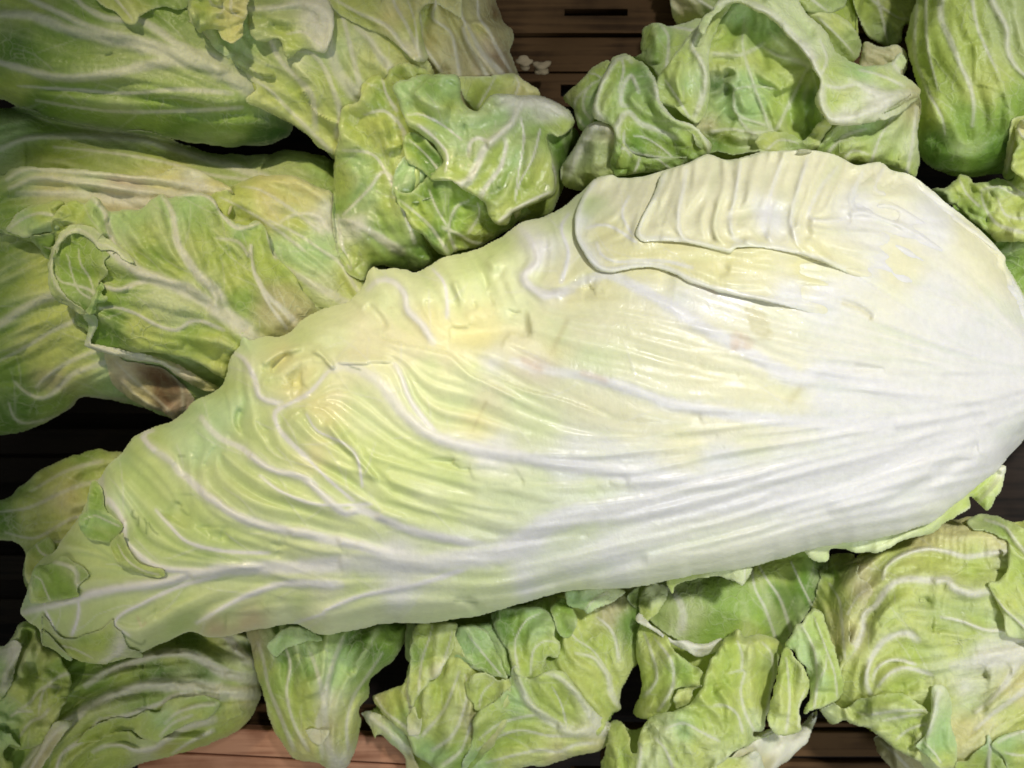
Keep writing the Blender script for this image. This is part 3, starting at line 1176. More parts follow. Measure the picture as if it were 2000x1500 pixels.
leaf(hd, '''o A 1040,-300 1045,0 1050,120 1140,190 1210,280 1300,350 1370,440 1430,490 1380,560 1450,600 1600,680 1720,760 1790,830 1890,880 1960,940 B 350,1000 700,700 720,420 650,300 590,150 560,0 500,-300
v 9 4 6 A 1760,720 1740,540 1640,420 1560,330 1500,200 1480,60 1460,-200
v 10 5 6 A 1880,760 1900,640 1820,400 1740,300 1640,280
v 20 8 8 B 330,560 250,500 160,380 120,200 100,0 60,-200
v 8 4 5 B 300,500 250,300 200,100 150,0 100,-200
v 14 6 7 B 500,420 420,330 340,210 270,150
v 7 4 5 A 1850,850 1700,700 1600,600 1500,500 1380,420
f 20 -16 B 400,420 300,300 230,120 200,0
f 22 -16 A 1700,500 1640,400 1500,330
s 14 16 A 1290,330 1400,400 1540,430
s 14 14 A 1900,690 1760,620 1690,500 1610,380
c A 1150,150,S 1300,260,A 1500,200,S 1450,350,S 1400,120,A 1500,100,G 1600,60,W 1750,60,A 1850,150,S 1850,250,A 1650,550,L 1450,500,Y 1700,700,Y 1800,850,Y 1650,350,P
c B 100,200,L 200,60,Y 300,200,P 350,300,Y 500,300,Y 400,60,N 550,100,N 250,450,S 150,450,L''',
     drape=1, gap=18, lic=(4, 9, 110), br=(60, 70, 3, 2.4), eh=26, er=24, ruf=(4, 30))
leaf(hd, '''o A 1380,-200 1900,-200 1860,0 1870,130 1840,260 1800,300 1700,270 1600,320 1560,220 1470,240 1400,200 1380,80
v 16 7 7 A 1800,290 1850,200 1830,80 1700,20 1560,40 1380,50
v 6 3 4 A 1800,260 1700,180 1600,190
f 24 -14 A 1700,120 1500,130
c A 1500,120,S 1750,120,W 1600,200,L 1450,200,S 1830,60,W''', drape=1, gap=16, eh=14, br=(50, 60, 2.5, 2))
leaf(hd, '''o B 100,-300 900,-300 860,0 860,100 790,60 700,20 640,60 640,200 670,330 600,340 500,250 440,200 330,160 200,100 130,20
v 6 3 5 B 640,330 560,150 480,0 450,-200
v 7 4 5 B 560,300 450,150 300,80 160,0
v 4 2 4 B 620,300 600,120 560,0
f 12 -9 B 600,320 540,120 500,0
c B 300,60,Y 500,100,N 600,200,Y 700,0,N 550,280,C 200,40,Y''', drape=1, gap=14, eh=16, lic=(5, 7, 110))
leaf(hd, '''o A 1050,60 1070,-20 1120,-200 1380,-200 1380,80 1360,130 1350,200 1290,240 1240,220 1220,180 1170,160 1120,180 1070,130
v 4 2 5 A 1150,-100 1180,20 1250,40 1210,100
v 4 2 5 A 1300,-80 1290,60 1360,100
f 6 -9 A 1080,60 1170,40 1250,45
f 6 -10 A 1180,160 1270,170 1360,120
f 5 -8 A 1200,210 1290,190 1340,150
f 5 -8 A 1240,0 1260,60 1350,70
c A 1200,60,Y 1300,60,N 1150,120,G 1300,200,N 1230,180,Y 1100,60,L''', drape=1, gap=30, eh=14, lic=(6, 6, 40), ruf=(4, 16), quilt=6)

# ---------------------------------------------------------------- left curled head
hd = head('lc', 'green head with curled open tip and white ribs at left above the pale head', 380, 560)
leaf(hd, '''o A 1180,1095 1250,1060 1330,1020 1450,980 1560,975 1650,985 1750,1030 1860,1090 1900,1300 S 720,560 740,640 600,760 450,700 400,500
v 6 3 4 A 1800,1300 1600,1150 1450,1060 1350,1040
v 5 3 4 A 1700,1400 1500,1250 1330,1150 1230,1100
v 14 5 7 D 2000,360 1950,330 1850,270 1700,190 1560,100 1510,20 A 1500,1400 1510,1340
v 8 4 5 A 1850,1290 1760,1200 1640,1200 1560,1240
v 6 3 4 D 2000,260 1900,100 A 1800,1400 1650,1300 1500,1230
f 16 -10 A 1700,1150 1500,1090 1350,1100
f 18 -12 A 1750,1350 1600,1260
c A 1300,1080,Y 1500,1050,N 1700,1080,N 1800,1200,W 1650,1230,Y 1500,1150,N 1350,1180,Y 1600,1400,A 1750,1400,A
c D 1700,60,A 1800,200,P 1600,200,L 1950,200,Y 1400,100,L''', z=-150, h=40, drape=.0, lic=(3.5, 9, 110), br=(50, 60, 2.6, 2.2), eh=22, quilt=3)
# withered leaf below it
wl = leaf(None, '''o D 580,600 640,600 700,640 800,655 920,690 1010,760 1060,820 1085,870 1040,930 985,975 900,930 780,885 700,840 640,780 600,700
v 6 3 5 D 1030,940 1020,850 1010,780 960,720
v 5 3 4 D 960,940 880,860 760,760 640,640
v 5 3 4 D 900,920 780,850 680,760
f 30 -26 D 1000,860 900,740 820,680
c D 620,640,T 700,720,R 850,690,B 900,740,B 960,780,B 900,850,B 750,800,T 800,870,T 1050,860,R 970,960,R 640,740,T''',
     z=-190, h=26, lic=(4, 7, 100), eh=16, mat=MAT_DRY, name='withered_leaf', ribc=.35, net=.2)
wl['label'] = 'brown withered leaf hanging below the curled green tip at left'
wl['category'] = 'leaf'
leaf(hd, '''o D 280,60 A 285,1480 300,1400 330,1330 300,1230 340,1160 420,1118 470,1130 510,1098 560,1120 610,1180 700,1170 790,1155 850,1100 900,1082 940,1100 1000,1085 1100,1078 1190,1100 1230,1160 1300,1225 1370,1250 1420,1235 1480,1265 1500,1340 1540,1440 S 620,560 650,640 560,700 D 1250,700 1220,790 1160,810 1050,720 900,660 700,620 560,590 490,570 470,480 420,430 410,350 330,300 290,240
d D 1300,400 300,100
c D 600,300,G 1000,200,L''', z=-130, h=90, step=5, closed=True, name='heart')
leaf(hd, '''o A 33,1280 60,1235 100,1190 145,1160 215,1140 300,1120 360,1130 340,1200 320,1300 250,1300 170,1325 120,1325 60,1300
v 5 3 4 A 330,1210 220,1190 130,1220 50,1275
f 14 10 A 300,1180 220,1230 150,1300
c A 60,1280,P 140,1220,A 220,1200,L 250,1280,A 320,1160,L''', z=-70, eh=14, tilt=(.25, 0), quilt=3)
leaf(hd, '''o A 170,1325 250,1300 330,1300 350,1420 290,1500 240,1420
c A 250,1380,G''', z=-110, eh=10)
leaf(hd, '''o D 275,130 A 275,1480 290,1410 310,1350 290,1280 285,1220 320,1160 370,1125 420,1116 470,1135 515,1097 560,1125 610,1185 700,1170 790,1160 850,1105 905,1080 940,1105 1000,1090 1100,1076 1190,1100 1230,1160 1300,1230 1370,1255 1420,1232 1485,1262 1500,1340 1545,1440 S 570,530 620,600 680,600 640,690 500,720 D 1280,690 1250,740 1100,650 900,600 700,600 560,580 500,565 470,480 420,430 410,350 330,300 290,240
v 24 9 13 D 1450,560 1330,440 1200,350 1050,255 900,195 750,130 600,0 A 700,1440 600,1370 500,1290 400,1266
v 9 7 10 A 760,1480 660,1390 620,1320 600,1250 580,1170 515,1105
v 17 6 11 D 1250,330 1190,240 1100,160 1010,20 A 985,1340 970,1230 945,1150 905,1090
v 6 5 7 A 1000,1090 1120,1082 1200,1130 1250,1210 1320,1270 1400,1260 1450,1240
v 11 5 9 D 1000,230 900,190 780,205 660,245 580,225 520,205
v 6 4 6 D 1250,470 1120,420 1060,425 980,470 870,440 760,380 650,345 560,350
v 5 4 5 D 1600,460 1500,320 1420,150 1400,0 A 1390,1430 1330,1350 1210,1330
v 10 5 6 D 1640,420 1560,340 1480,260 1430,160
v 5 3 5 A 1540,1440 1500,1340 1490,1290
f 26 -20 A 640,1180 700,1250 800,1350 870,1420
f 22 -18 A 1060,1160 1130,1260 1150,1380
f 20 -16 A 1260,1240 1300,1330 1380,1400
f 26 -16 D 1150,400 900,260 700,260
f 20 -14 D 1400,460 1300,360 1250,200 1180,80
f 18 -12 D 1250,620 1000,530 750,440 600,400
f 16 10 D 1200,570 950,500 700,400
f 24 18 A 480,1180 540,1250 560,1340
c A 380,1200,L 550,1200,A 450,1250,L 700,1250,A 850,1150,A 850,1300,L 700,1350,P 1000,1200,A 1100,1120,A 1150,1250,G 1250,1300,L 1100,1400,L 850,1400,G 1400,1350,L 1350,1300,A
c D 800,60,L 1000,100,L 600,100,G 600,180,L 700,300,G 900,300,P 650,420,D 800,450,Y 560,450,G 560,540,D 1000,350,P 1050,500,G 1200,600,Y 1300,500,L 1350,300,G 1500,300,T 1600,380,T 1400,100,L 1600,100,L 1000,560,L 500,330,G 1350,150,Y''',
     drape=1, gap=12, z=6, ribc=.9, lic=(4.5, 8, 110), br=(46, 80, 2.8, 2.4), eh=26, er=16, quilt=5, ruf=(3.5, 24), frill=(10, 46))
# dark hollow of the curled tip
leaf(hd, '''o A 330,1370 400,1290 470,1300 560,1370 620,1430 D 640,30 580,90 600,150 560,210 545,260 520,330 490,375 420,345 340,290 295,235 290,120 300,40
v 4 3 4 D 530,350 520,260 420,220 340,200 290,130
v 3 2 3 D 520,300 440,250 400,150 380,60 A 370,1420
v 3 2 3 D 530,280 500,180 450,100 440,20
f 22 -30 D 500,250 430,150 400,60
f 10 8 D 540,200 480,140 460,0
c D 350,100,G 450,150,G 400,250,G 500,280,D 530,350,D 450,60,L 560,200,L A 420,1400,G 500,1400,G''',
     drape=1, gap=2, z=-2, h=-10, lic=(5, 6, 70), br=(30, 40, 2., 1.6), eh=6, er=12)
leaf(hd, '''o A 262,1500 275,1440 295,1370 330,1305 380,1265 440,1255 530,1280 620,1340 720,1420 D 760,100 700,90 620,20 A 560,1400 480,1325 420,1300 370,1325 330,1380 310,1450 D 300,60 305,150 330,230 400,310 470,360 480,400 400,350 320,310 275,240 265,130
v 5 4 6 D 700,70 600,0 A 560,1370 480,1300 420,1280 360,1310 315,1370 290,1450 D 290,60 285,140 310,220 380,290 440,330
c D 300,200,S A 400,1280,P 600,1400,P 300,1400,S''', drape=1, gap=7, lic=(1.5, 5, 60), crease=1, eh=10, er=9, ruf=(2.5, 14), frill=(9, 24), ribc=.55)
leaf(hd, '''o D 500,330 530,250 560,200 580,215 570,260 600,290 590,320 540,330 535,380 500,390 480,370
f 4 6 D 560,210 530,300 500,380
c D 550,240,G 540,300,A 510,350,D''', drape=1, gap=12, eh=8, lic=(3, 5, 20), ruf=(3, 10), step=3)
leaf(hd, '''o D 470,380 500,375 540,400 545,450 530,490 510,545 600,560 720,590 860,615 970,650 1060,700 1150,750 1230,790 1180,815 1110,800 1000,735 900,665 800,645 700,630 560,590 490,572 470,555 485,490 495,440 470,410
v 7 6 9 D 1150,770 1030,720 920,650 780,620 620,590 520,560 505,520 525,470 510,420 480,400
c D 1100,760,T 1000,690,R 900,640,W 700,610,W 550,570,W 500,450,A 1150,790,N''', drape=1, gap=12, z=2, lic=(1.5, 5, 60), eh=10, er=10, ruf=(1.5, 20), ribc=.5)

# ---------------------------------------------------------------- centre wet head
hd = head('ch', 'wet glossy green head with folded white rimmed leaves, top centre', 880, 330)
leaf(hd, '''o B 840,440 860,428 1000,425 1160,410 1200,440 1285,500 1295,540 1200,620 1000,640 880,560
v 3 2 3 B 950,600 1000,520 1050,430
v 3 2 3 B 1150,560 1180,470 1160,420
c B 900,450,Y 1100,450,Y 1200,500,N 950,520,L''', z=-150, h=20, eh=16, lic=(3, 8, 80), quilt=3)
leaf(hd, '''o B 200,700 260,560 340,440 480,400 700,420 900,480 1150,530 1400,560 1470,640 1480,730 1400,780 1390,1000 1370,1130 1310,1200 1180,1250 1000,1370 800,1500 500,1500 250,1500 160,1250 160,900
d B 700,1400 700,500
c B 300,900,L 1000,900,G''', z=-200, h=120, step=5, closed=True, name='heart')
leaf(hd, '''o B 150,880 175,800 175,700 190,640 200,600 290,560 300,480 345,430 410,415 430,440 460,390 550,345 640,375 700,410 760,450 700,700 650,900 620,1200 700,1450 650,1500 E 580,140 480,125 375,112 330,190 B 200,1500 150,1300 140,1150 145,1000
v 14 5 7 B 520,1400 380,1310 290,1260 200,1230 140,1230
v 5 3 5 B 480,1000 420,960 340,1060 200,1200
v 6 3 5 B 560,800 520,700 430,620 320,640
v 5 3 4 B 500,620 440,520 420,440
v 6 3 5 B 600,1350 540,1180 450,980 360,860 200,840
v 5 4 4 B 240,1500 190,1350 170,1200
f 22 -16 B 500,1180 440,1080 380,900 340,740
f 22 -16 B 520,800 470,640 400,540
f 18 14 B 480,840 440,740 390,650
b S 700,300,40,18 720,360,30,14 690,430,34,14 745,250,24,12
c B 300,650,Y 400,560,G 450,400,L 350,500,Y 250,760,L 380,800,Y 430,680,Y 300,900,A 200,1000,L 420,980,L 330,1060,A 200,1150,G 450,1150,L 250,1250,W 400,1250,G 550,1300,G 600,1400,D 250,1400,L 450,1450,G 560,600,L''',
     drape=1, gap=12, mat=MAT_WET, lic=(3, 10, 80), crease=2, quilt=5, ribc=.8, br=(44, 56, 2.6, 2.2), eh=30, er=20, ruf=(3, 26), frill=(10, 40))
leaf(hd, '''o B 490,960 530,880 600,860 700,930 760,1000 740,1060 640,1120 560,1130 480,1080
c B 540,920,A 650,980,A 600,1080,D''', drape=1, gap=10, mat=MAT_WET, h=-12, eh=8)
leaf(hd, '''o B 480,1050 560,1080 640,1020 700,960 900,950 1150,1100 1250,1180 1180,1240 1000,1365 850,1400 780,1425 720,1400 660,1330 600,1290 560,1240 550,1180 500,1120
v 5 3 5 B 830,1400 790,1280 830,1160 900,1120
v 5 3 5 B 780,1400 700,1280 620,1200 520,1120
v 6 3 6 B 760,1270 850,1310 920,1350 1000,1360
v 3 2 3 B 780,1260 720,1160 680,1060
v 4 2 4 B 900,1300 960,1200 950,1130
f 18 -14 B 620,1100 640,1200 700,1260
f 18 -12 B 900,1250 1000,1220 1080,1180
c B 560,1150,L 700,1100,D 620,1250,L 800,1150,G 850,1250,G 950,1300,L 900,1350,L 1050,1250,G 720,1350,D 540,1080,G 1100,1180,D''',
     drape=1, gap=18, z=4, mat=MAT_LEAF, quilt=8, br=(40, 50, 2.4, 2), eh=22, ruf=(3, 20), lic=(4, 8, 60))
leaf(hd, '''o B 535,800 560,740 650,760 740,860 760,900 740,980 690,1000 640,950 560,900 540,860
v 3 2 3 B 740,960 660,860 570,780
c B 600,820,G 700,920,D 560,860,L''', drape=1, gap=16, eh=14, quilt=4)
leaf(hd, '''o B 1240,700 1330,680 1490,720 1530,780 1500,900 1420,1080 1370,1180 1310,1210 1180,1240 1150,1150 1160,1000 1200,850
v 5 3 5 B 1150,1230 1200,1150 1290,1100 1370,1050 1380,960 1340,860
c B 1400,800,D 1300,900,L 1340,1050,L 1200,1180,L 1450,950,K''', drape=1, gap=6, quilt=4, eh=24)
leaf(hd, '''o B 480,500 500,450 560,440 640,415 760,405 830,420 860,470 860,540 900,600 950,620 1030,530 1100,525 1190,530 1300,535 1390,570 1470,625 1490,680 1460,740 1400,770 1350,760 1370,900 1385,1010 1370,1090 1250,1150 1150,1190 1120,1250 1060,1255 1010,1200 970,1120 900,1080 820,1020 740,1010 690,1000 720,950 760,900 740,860 690,800 620,740 560,700 540,650 510,580
v 12 9 13 B 760,1020 830,1035 900,1010 950,920 990,830 1060,760 1130,700 1180,610 1190,550
v 7 5 8 B 1060,770 1020,790 950,770 910,800 900,870
v 18 12 14 B 1180,560 1280,570 1380,600 1470,650
v 7 5 9 B 960,1110 1000,1040 1080,930 1110,810 1100,770
v 3 2 5 B 1190,650 1210,780 1180,960 1160,1090
v 3 2 5 B 1300,720 1260,880 1190,1010 1160,1120
v 5 3 5 B 620,700 700,760 780,860 770,960
v 6 4 8 B 1060,1250 1130,1190 1250,1120 1360,1070
v 3 2 4 B 860,780 760,700 640,640 560,640
f 22 -20 B 860,980 930,860 1010,800
f 20 -24 B 1010,1090 1090,1000 1150,860 1180,720
f 18 -22 B 1260,660 1350,680 1440,740
f 16 -18 B 860,1050 980,1150 1060,1200
f 24 16 B 620,480 700,560 800,620
f 20 -12 B 760,700 850,730 940,740
f 14 12 B 1230,760 1240,900 1210,1060
f 10 -12 B 990,650 1080,590 1130,560
c B 560,500,A 700,480,G 700,560,A 620,620,L 800,600,L 850,700,A 950,680,A 850,800,A 800,900,L 820,970,L 760,930,S 1000,580,S 1100,560,W 1060,640,A 1350,600,W 1330,740,G 1420,720,L 940,850,G 1050,860,L 1000,950,L 1080,1000,G 1150,900,A 1260,820,S 1300,950,Y 1050,1080,D 1100,1150,Y 960,1080,L 1250,1120,L 780,460,A 520,560,A''',
     drape=1, gap=34, z=10, mat=MAT_WET, lic=(2.4, 8, 90), crease=1.6, noise=(4, 100), ribc=.9, quilt=3, br=(60, 50, 2.2, 2), eh=34, er=18, ruf=(2.5, 26), frill=(8, 40))

# ---------------------------------------------------------------- top right green head
hd = head('trh', 'bright green ruffled head with a broad white ribbed leaf, top right above the pale head', 1480, 190)
TRO = '''L 430,1460 380,1400 390,1300 460,1160 530,1020 490,930 480,830 420,800 415,740 520,640 590,570 700,480 790,440 900,410 1020,400 1005,330 1010,230 1090,180 1200,180 1350,160 1480,130 1600,40 S 1440,-60 C 600,-60 740,0 790,90 870,150 905,230 960,310 1050,360 1200,360 1310,290 1340,390 1310,420 1400,480 1420,600 1400,750 1415,900 1390,980 1280,1000 700,1000 0,1100'''
leaf(hd, 'o ' + TRO + '''
d C 600,900 500,0
d L 1200,1300 900,700
c C 300,500,L L 900,1000,G''', z=-210, h=150, step=5, closed=True, name='heart')
# leftmost scalloped leaves
leaf(hd, '''o L 420,800 415,740 520,640 590,570 650,510 760,470 800,500 760,650 700,800 640,940 600,1000 540,1020 490,930 480,840
v 4 3 5 L 640,960 560,850 570,730 620,660 690,625
v 4 3 5 L 570,1000 490,880 500,780 580,690
v 3 2 4 L 740,640 650,580 600,570
f 12 -14 L 520,950 530,800 620,680
c L 500,750,Y 600,600,L 700,520,L 540,850,G 640,800,A 600,950,A 700,650,G 450,780,T''', drape=1, gap=10, eh=26, ruf=(2.5, 16), quilt=5, br=(30, 36, 2, 1.6))
leaf(hd, '''o L 1010,400 1005,330 1015,230 1060,190 1140,172 1240,195 1360,170 1500,140 1480,300 1430,560 1300,640 1150,600 1080,520 1000,470 960,440 1060,400
v 4 3 5 L 1200,560 1220,400 1220,280 1160,190
v 5 3 5 L 1430,240 1300,215 1220,200
v 5 3 5 L 1380,560 1330,400 1400,280
f 16 -16 L 1260,520 1270,350 1300,240
f 14 12 L 1120,500 1130,350 1110,230
c L 1060,280,L 1200,260,A 1350,210,P 1300,300,L 1150,450,D 1230,460,S 1330,500,L 1050,480,G 1100,400,G''', drape=1, gap=16, eh=18, ruf=(3, 20), quilt=5, br=(34, 40, 2, 1.8))
# scrunched middle leaf
leaf(hd, '''o L 640,920 630,850 650,740 700,600 760,500 790,440 880,420 960,450 1020,480 1090,560 1130,620 1150,700 1160,780 1230,880 1290,930 1400,960 1500,1050 1555,1110 1560,1160 1520,1220 1350,1290 1100,1340 850,1380 800,1380 760,1300 800,1150 790,1000 700,960 670,940
v 9 7 11 L 690,930 650,850 660,740 740,580 800,480 880,440 930,480
v 7 5 10 L 900,830 860,820 850,760 880,650 930,590 960,640 990,720
v 8 6 10 L 830,1060 820,990 870,900 920,880 1000,960 1150,1020 1280,1080
v 4 3 6 L 860,450 870,560 840,680 830,720
v 7 7 10 L 1540,1180 1520,1090 1420,980 1330,940 1250,900 1160,800 1130,720 1120,620 1080,580
v 4 3 6 L 1000,1200 900,1180 870,1080 880,1020
v 4 3 6 L 1350,1240 1150,1230 950,1190 880,1120
v 3 2 4 L 1300,1280 1200,1180 1050,1080 950,1060
f 14 -26 L 830,720 870,620 900,520
f 12 -24 L 860,850 930,880 970,960 1100,1020 1210,1080
f 12 -24 L 870,1080 960,1140 1040,1200
f 14 -20 L 1000,700 1040,850 1150,980 1300,1060
f 16 -16 L 780,880 800,760 800,640
f 22 14 L 1080,780 1130,900 1250,990
f 16 12 L 940,720 1010,860
c L 700,800,L 680,900,W 800,600,L 900,470,L 850,560,G 900,700,A 980,780,G 760,880,G 1050,700,D 1000,560,D 1080,600,A 1050,900,G 1200,950,G 950,1000,G 1100,1050,G 1300,1050,G 900,930,L 850,1000,L 950,1100,D 1000,1200,D 1150,1120,L 1350,1150,G 1450,1080,L 1200,1240,G 1000,1300,G 1450,1200,G 870,1300,G 1150,1050,D''',
     drape=1, gap=30, z=4, lic=(4, 7, 60), quilt=7, br=(34, 44, 2.2, 2), eh=30, er=16, ruf=(2, 22), frill=(8, 36))
leaf(hd, '''o L 430,1470 380,1400 385,1310 430,1230 500,1120 560,1010 620,960 700,950 770,980 830,1060 900,1150 1000,1220 1200,1230 1400,1230 1300,1320 1000,1350 800,1380 600,1480
v 16 12 12 L 430,1340 480,1240 530,1130 600,1020 670,975 740,985
v 4 3 4 L 950,1360 980,1290 1000,1230
v 3 2 4 L 1250,1330 1130,1240 1000,1200
v 5 3 5 L 800,1180 880,1160 930,1220
f 20 12 L 640,1080 620,1250 560,1400
f 14 -18 L 900,1100 960,1190 1050,1200
c L 450,1350,P 520,1150,W 650,980,W 700,1100,S 740,1040,R 600,1250,S 700,1200,S 550,1400,L 850,1180,L 900,1280,G 1100,1280,G 760,1320,L 650,1400,L 1250,1270,G 420,1420,L''',
     drape=1, gap=24, z=2, lic=(3, 8, 70), quilt=4, eh=26, er=22, ruf=(1.5, 30), br=(60, 50, 2.2, 2))
# inner hollow to the right, with the broad pale leaf
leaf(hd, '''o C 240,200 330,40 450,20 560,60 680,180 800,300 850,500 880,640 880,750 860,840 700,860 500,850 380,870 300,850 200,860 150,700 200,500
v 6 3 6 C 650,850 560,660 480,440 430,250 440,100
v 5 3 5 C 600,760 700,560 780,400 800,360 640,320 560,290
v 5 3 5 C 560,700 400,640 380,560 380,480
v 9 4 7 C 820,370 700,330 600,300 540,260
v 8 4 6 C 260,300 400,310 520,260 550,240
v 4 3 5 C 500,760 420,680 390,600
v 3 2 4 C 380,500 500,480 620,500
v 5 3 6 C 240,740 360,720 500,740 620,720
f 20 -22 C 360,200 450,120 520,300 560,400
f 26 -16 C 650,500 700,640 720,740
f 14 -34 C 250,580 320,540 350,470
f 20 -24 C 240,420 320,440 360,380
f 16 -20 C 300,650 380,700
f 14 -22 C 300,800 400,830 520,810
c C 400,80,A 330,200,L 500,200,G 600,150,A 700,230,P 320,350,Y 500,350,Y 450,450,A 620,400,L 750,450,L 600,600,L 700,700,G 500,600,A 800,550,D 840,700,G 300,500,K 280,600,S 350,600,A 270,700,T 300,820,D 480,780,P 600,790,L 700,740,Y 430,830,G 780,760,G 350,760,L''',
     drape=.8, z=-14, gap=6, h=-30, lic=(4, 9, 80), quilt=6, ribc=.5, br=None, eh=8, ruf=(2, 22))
leaf(hd, '''o C 500,790 560,740 680,740 760,780 840,700 900,650 940,680 900,740 830,830 700,850 560,850
v 3 2 4 C 560,840 640,780 740,800
c C 600,800,Y 850,740,Y 750,820,G''', drape=1, gap=12, eh=10, ruf=(3, 14), quilt=5)
# left white-rimmed curl beside the hollow
leaf(hd, '''o C -60,560 -40,430 40,320 110,220 200,120 300,20 380,-40 440,-20 380,20 330,80 290,160 250,260 240,350 250,450 240,560 220,640 180,690 120,660 60,610 0,590
v 9 6 11 C 160,660 200,560 220,440 190,330 150,260 200,140 280,40 380,-10
v 4 3 5 C 130,650 60,540 0,450
v 4 3 6 C 240,300 300,190 340,70
f 16 -14 C 170,600 150,450 120,330
f 12 12 C 100,580 70,440 100,320
c C 0,500,S 80,560,L 60,400,L 150,450,A 210,500,S 230,350,P 270,180,L 180,200,P 100,300,L 150,640,L''',
     drape=1, gap=26, z=8, lic=(3.5, 7, 70), quilt=4, eh=22, er=14, ruf=(1.5, 22), br=(40, 44, 2.2, 2))
# the broad right leaf with the white rim rib
leaf(hd, '''o C 190,110 240,60 330,-30 450,-120 640,-120 740,0 790,90 850,130 895,175 915,225 960,300 1040,350 1110,366 1190,362 1260,330 1315,285 1340,340 1330,390 1300,400 1400,470 1420,500 1400,560 1300,640 1180,680 1000,700 920,690 870,640 830,560 860,480 820,380 760,290 680,200 590,110 500,60 420,20 340,40 270,90 220,190 190,170
v 14 11 14 C 1350,520 1250,560 1130,620 1000,660 920,650 880,600 860,480 830,380 770,280 690,180 600,90 500,30 400,0 310,20
v 12 7 10 C 1330,520 1200,530 1100,480 1030,450
v 6 4 6 C 1060,470 960,490 880,470
v 5 3 5 C 860,430 900,330 860,220
v 4 3 4 C 1330,480 1200,420 1080,390
v 6 4 5 C 1310,400 1270,350 1310,300
f 26 -26 C 920,540 1000,550 1090,560
f 22 12 C 800,200 850,330 950,400 1100,400
f 16 10 C 560,-20 680,100 780,220
c C 600,0,P 700,100,P 850,200,P 800,300,W 900,380,L 1000,520,Y 950,440,S 1100,400,A 1250,400,L 1300,450,S 1280,340,P 1200,540,W 1000,640,W 350,20,P 450,-20,L 1380,500,T 1060,600,P 900,560,L''',
     drape=.85, z=14, gap=40, lic=(3, 9, 90), quilt=3, br=(50, 60, 2.6, 2.2), eh=22, er=14, ruf=(3.5, 20))
leaf(hd, '''o C 830,860 880,770 950,700 1100,690 1200,640 1330,560 1400,520 1425,600 1405,750 1418,900 1390,990 1320,960 1260,940 1100,900 950,900 850,880
v 5 4 6 C 1340,990 1370,850 1390,700 1400,600
v 4 3 5 C 1150,900 1200,760 1280,640
v 5 3 5 C 900,860 1000,760 1120,720
v 4 2 4 C 1000,880 1050,840 1130,860
f 16 -14 C 1040,720 1100,700 1200,670
f 20 -14 C 1150,900 1220,920 1330,950
c C 900,800,G 1000,750,S 1100,700,A 1200,800,S 1300,700,S 1100,850,L 1300,900,L 1380,800,P 1400,600,T 950,860,L 1240,910,G''',
     drape=.9, z=-8, gap=12, lic=(5, 7, 60), quilt=8, br=(40, 44, 2.2, 2), eh=26, ruf=(2.5, 14))

# ---------------------------------------------------------------- frilly head at the right edge
hd = head('fr', 'frilly bright light green head at the right edge beside the pale base', 1960, 400)
leaf(hd, '''o C 1880,980 1900,850 1930,680 1980,640 2300,600 2500,1500 S 2200,760 1960,760 1940,560 1880,450 1820,370 C 1490,1055 1600,1010
d C 1600,1100 2000,1300
c C 1600,1100,G 2000,1300,G''', z=-230, h=110, step=5, closed=True, name='heart')
leaf(hd, '''o C 1860,1340 2400,1300 S 2200,760 2010,700 1985,600 C 1950,1600 1870,1480 1820,1380
c C 1900,1400,D 2000,1450,G S 1990,560,G''', drape=1, gap=8, quilt=4)
leaf(hd, '''o C 1885,990 1900,850 1925,700 1940,655 2000,645 2200,600 2200,900 2000,880 1950,990
v 4 2 5 C 1900,960 1940,800 1980,700
c C 1930,900,T 1980,720,Y 1910,950,G''', drape=1, gap=16, eh=20, quilt=6)
leaf(hd, '''o C 1480,1060 1560,1050 1610,1000 1640,968 1690,985 1720,1020 1790,1020 1860,992 1930,1000 2000,900 2200,900 2300,1300 2000,1350 1900,1340 1850,1345 1800,1300 1720,1240 1640,1170 1540,1120
v 5 3 6 C 2100,1100 1950,1080 1850,1040 1760,1060
v 6 3 6 C 2000,1300 1850,1250 1780,1150 1760,1060
v 4 2 5 C 1750,1150 1680,1080 1640,1000
v 4 2 5 C 2000,1220 1900,1200 1850,1100
v 4 2 5 C 1900,1000 1960,1060 2050,1100
f 12 -20 C 1740,1030 1760,1120 1770,1220
f 12 -18 C 1990,1000 1940,1080 1850,1100
f 10 -16 C 1660,1150 1700,1100 1740,1090
f 10 -16 C 1820,1260 1920,1180 2000,1160
b C 1640,1000,20,16 1850,1230,26,22 1780,1150,24,12 1980,1250,24,20
c C 1520,1080,D 1620,1000,L 1660,1040,Y 1700,1150,G 1780,1080,L 1850,1230,Y 1850,1010,A 1950,1040,G 2000,1100,Y 1900,1130,Y 1960,1300,Y 1740,1240,G 1990,970,Y''',
     drape=1, gap=26, z=6, quilt=14, lic=(5, 8, 50), br=(30, 40, 2.4, 2.4), eh=30, er=16, ruf=(4, 18), frill=(12, 30))
leaf(hd, '''o C 1990,1000 1940,960 1935,880 1960,800 1945,720 2000,660 2200,640 2200,1000 2050,1050
v 4 2 5 C 2050,800 1990,760 1960,700
f 10 -14 C 1950,880 2030,840
c C 1990,700,N 1970,850,L 2000,950,Y''', drape=1, gap=30, quilt=10, eh=20, ruf=(4, 14))

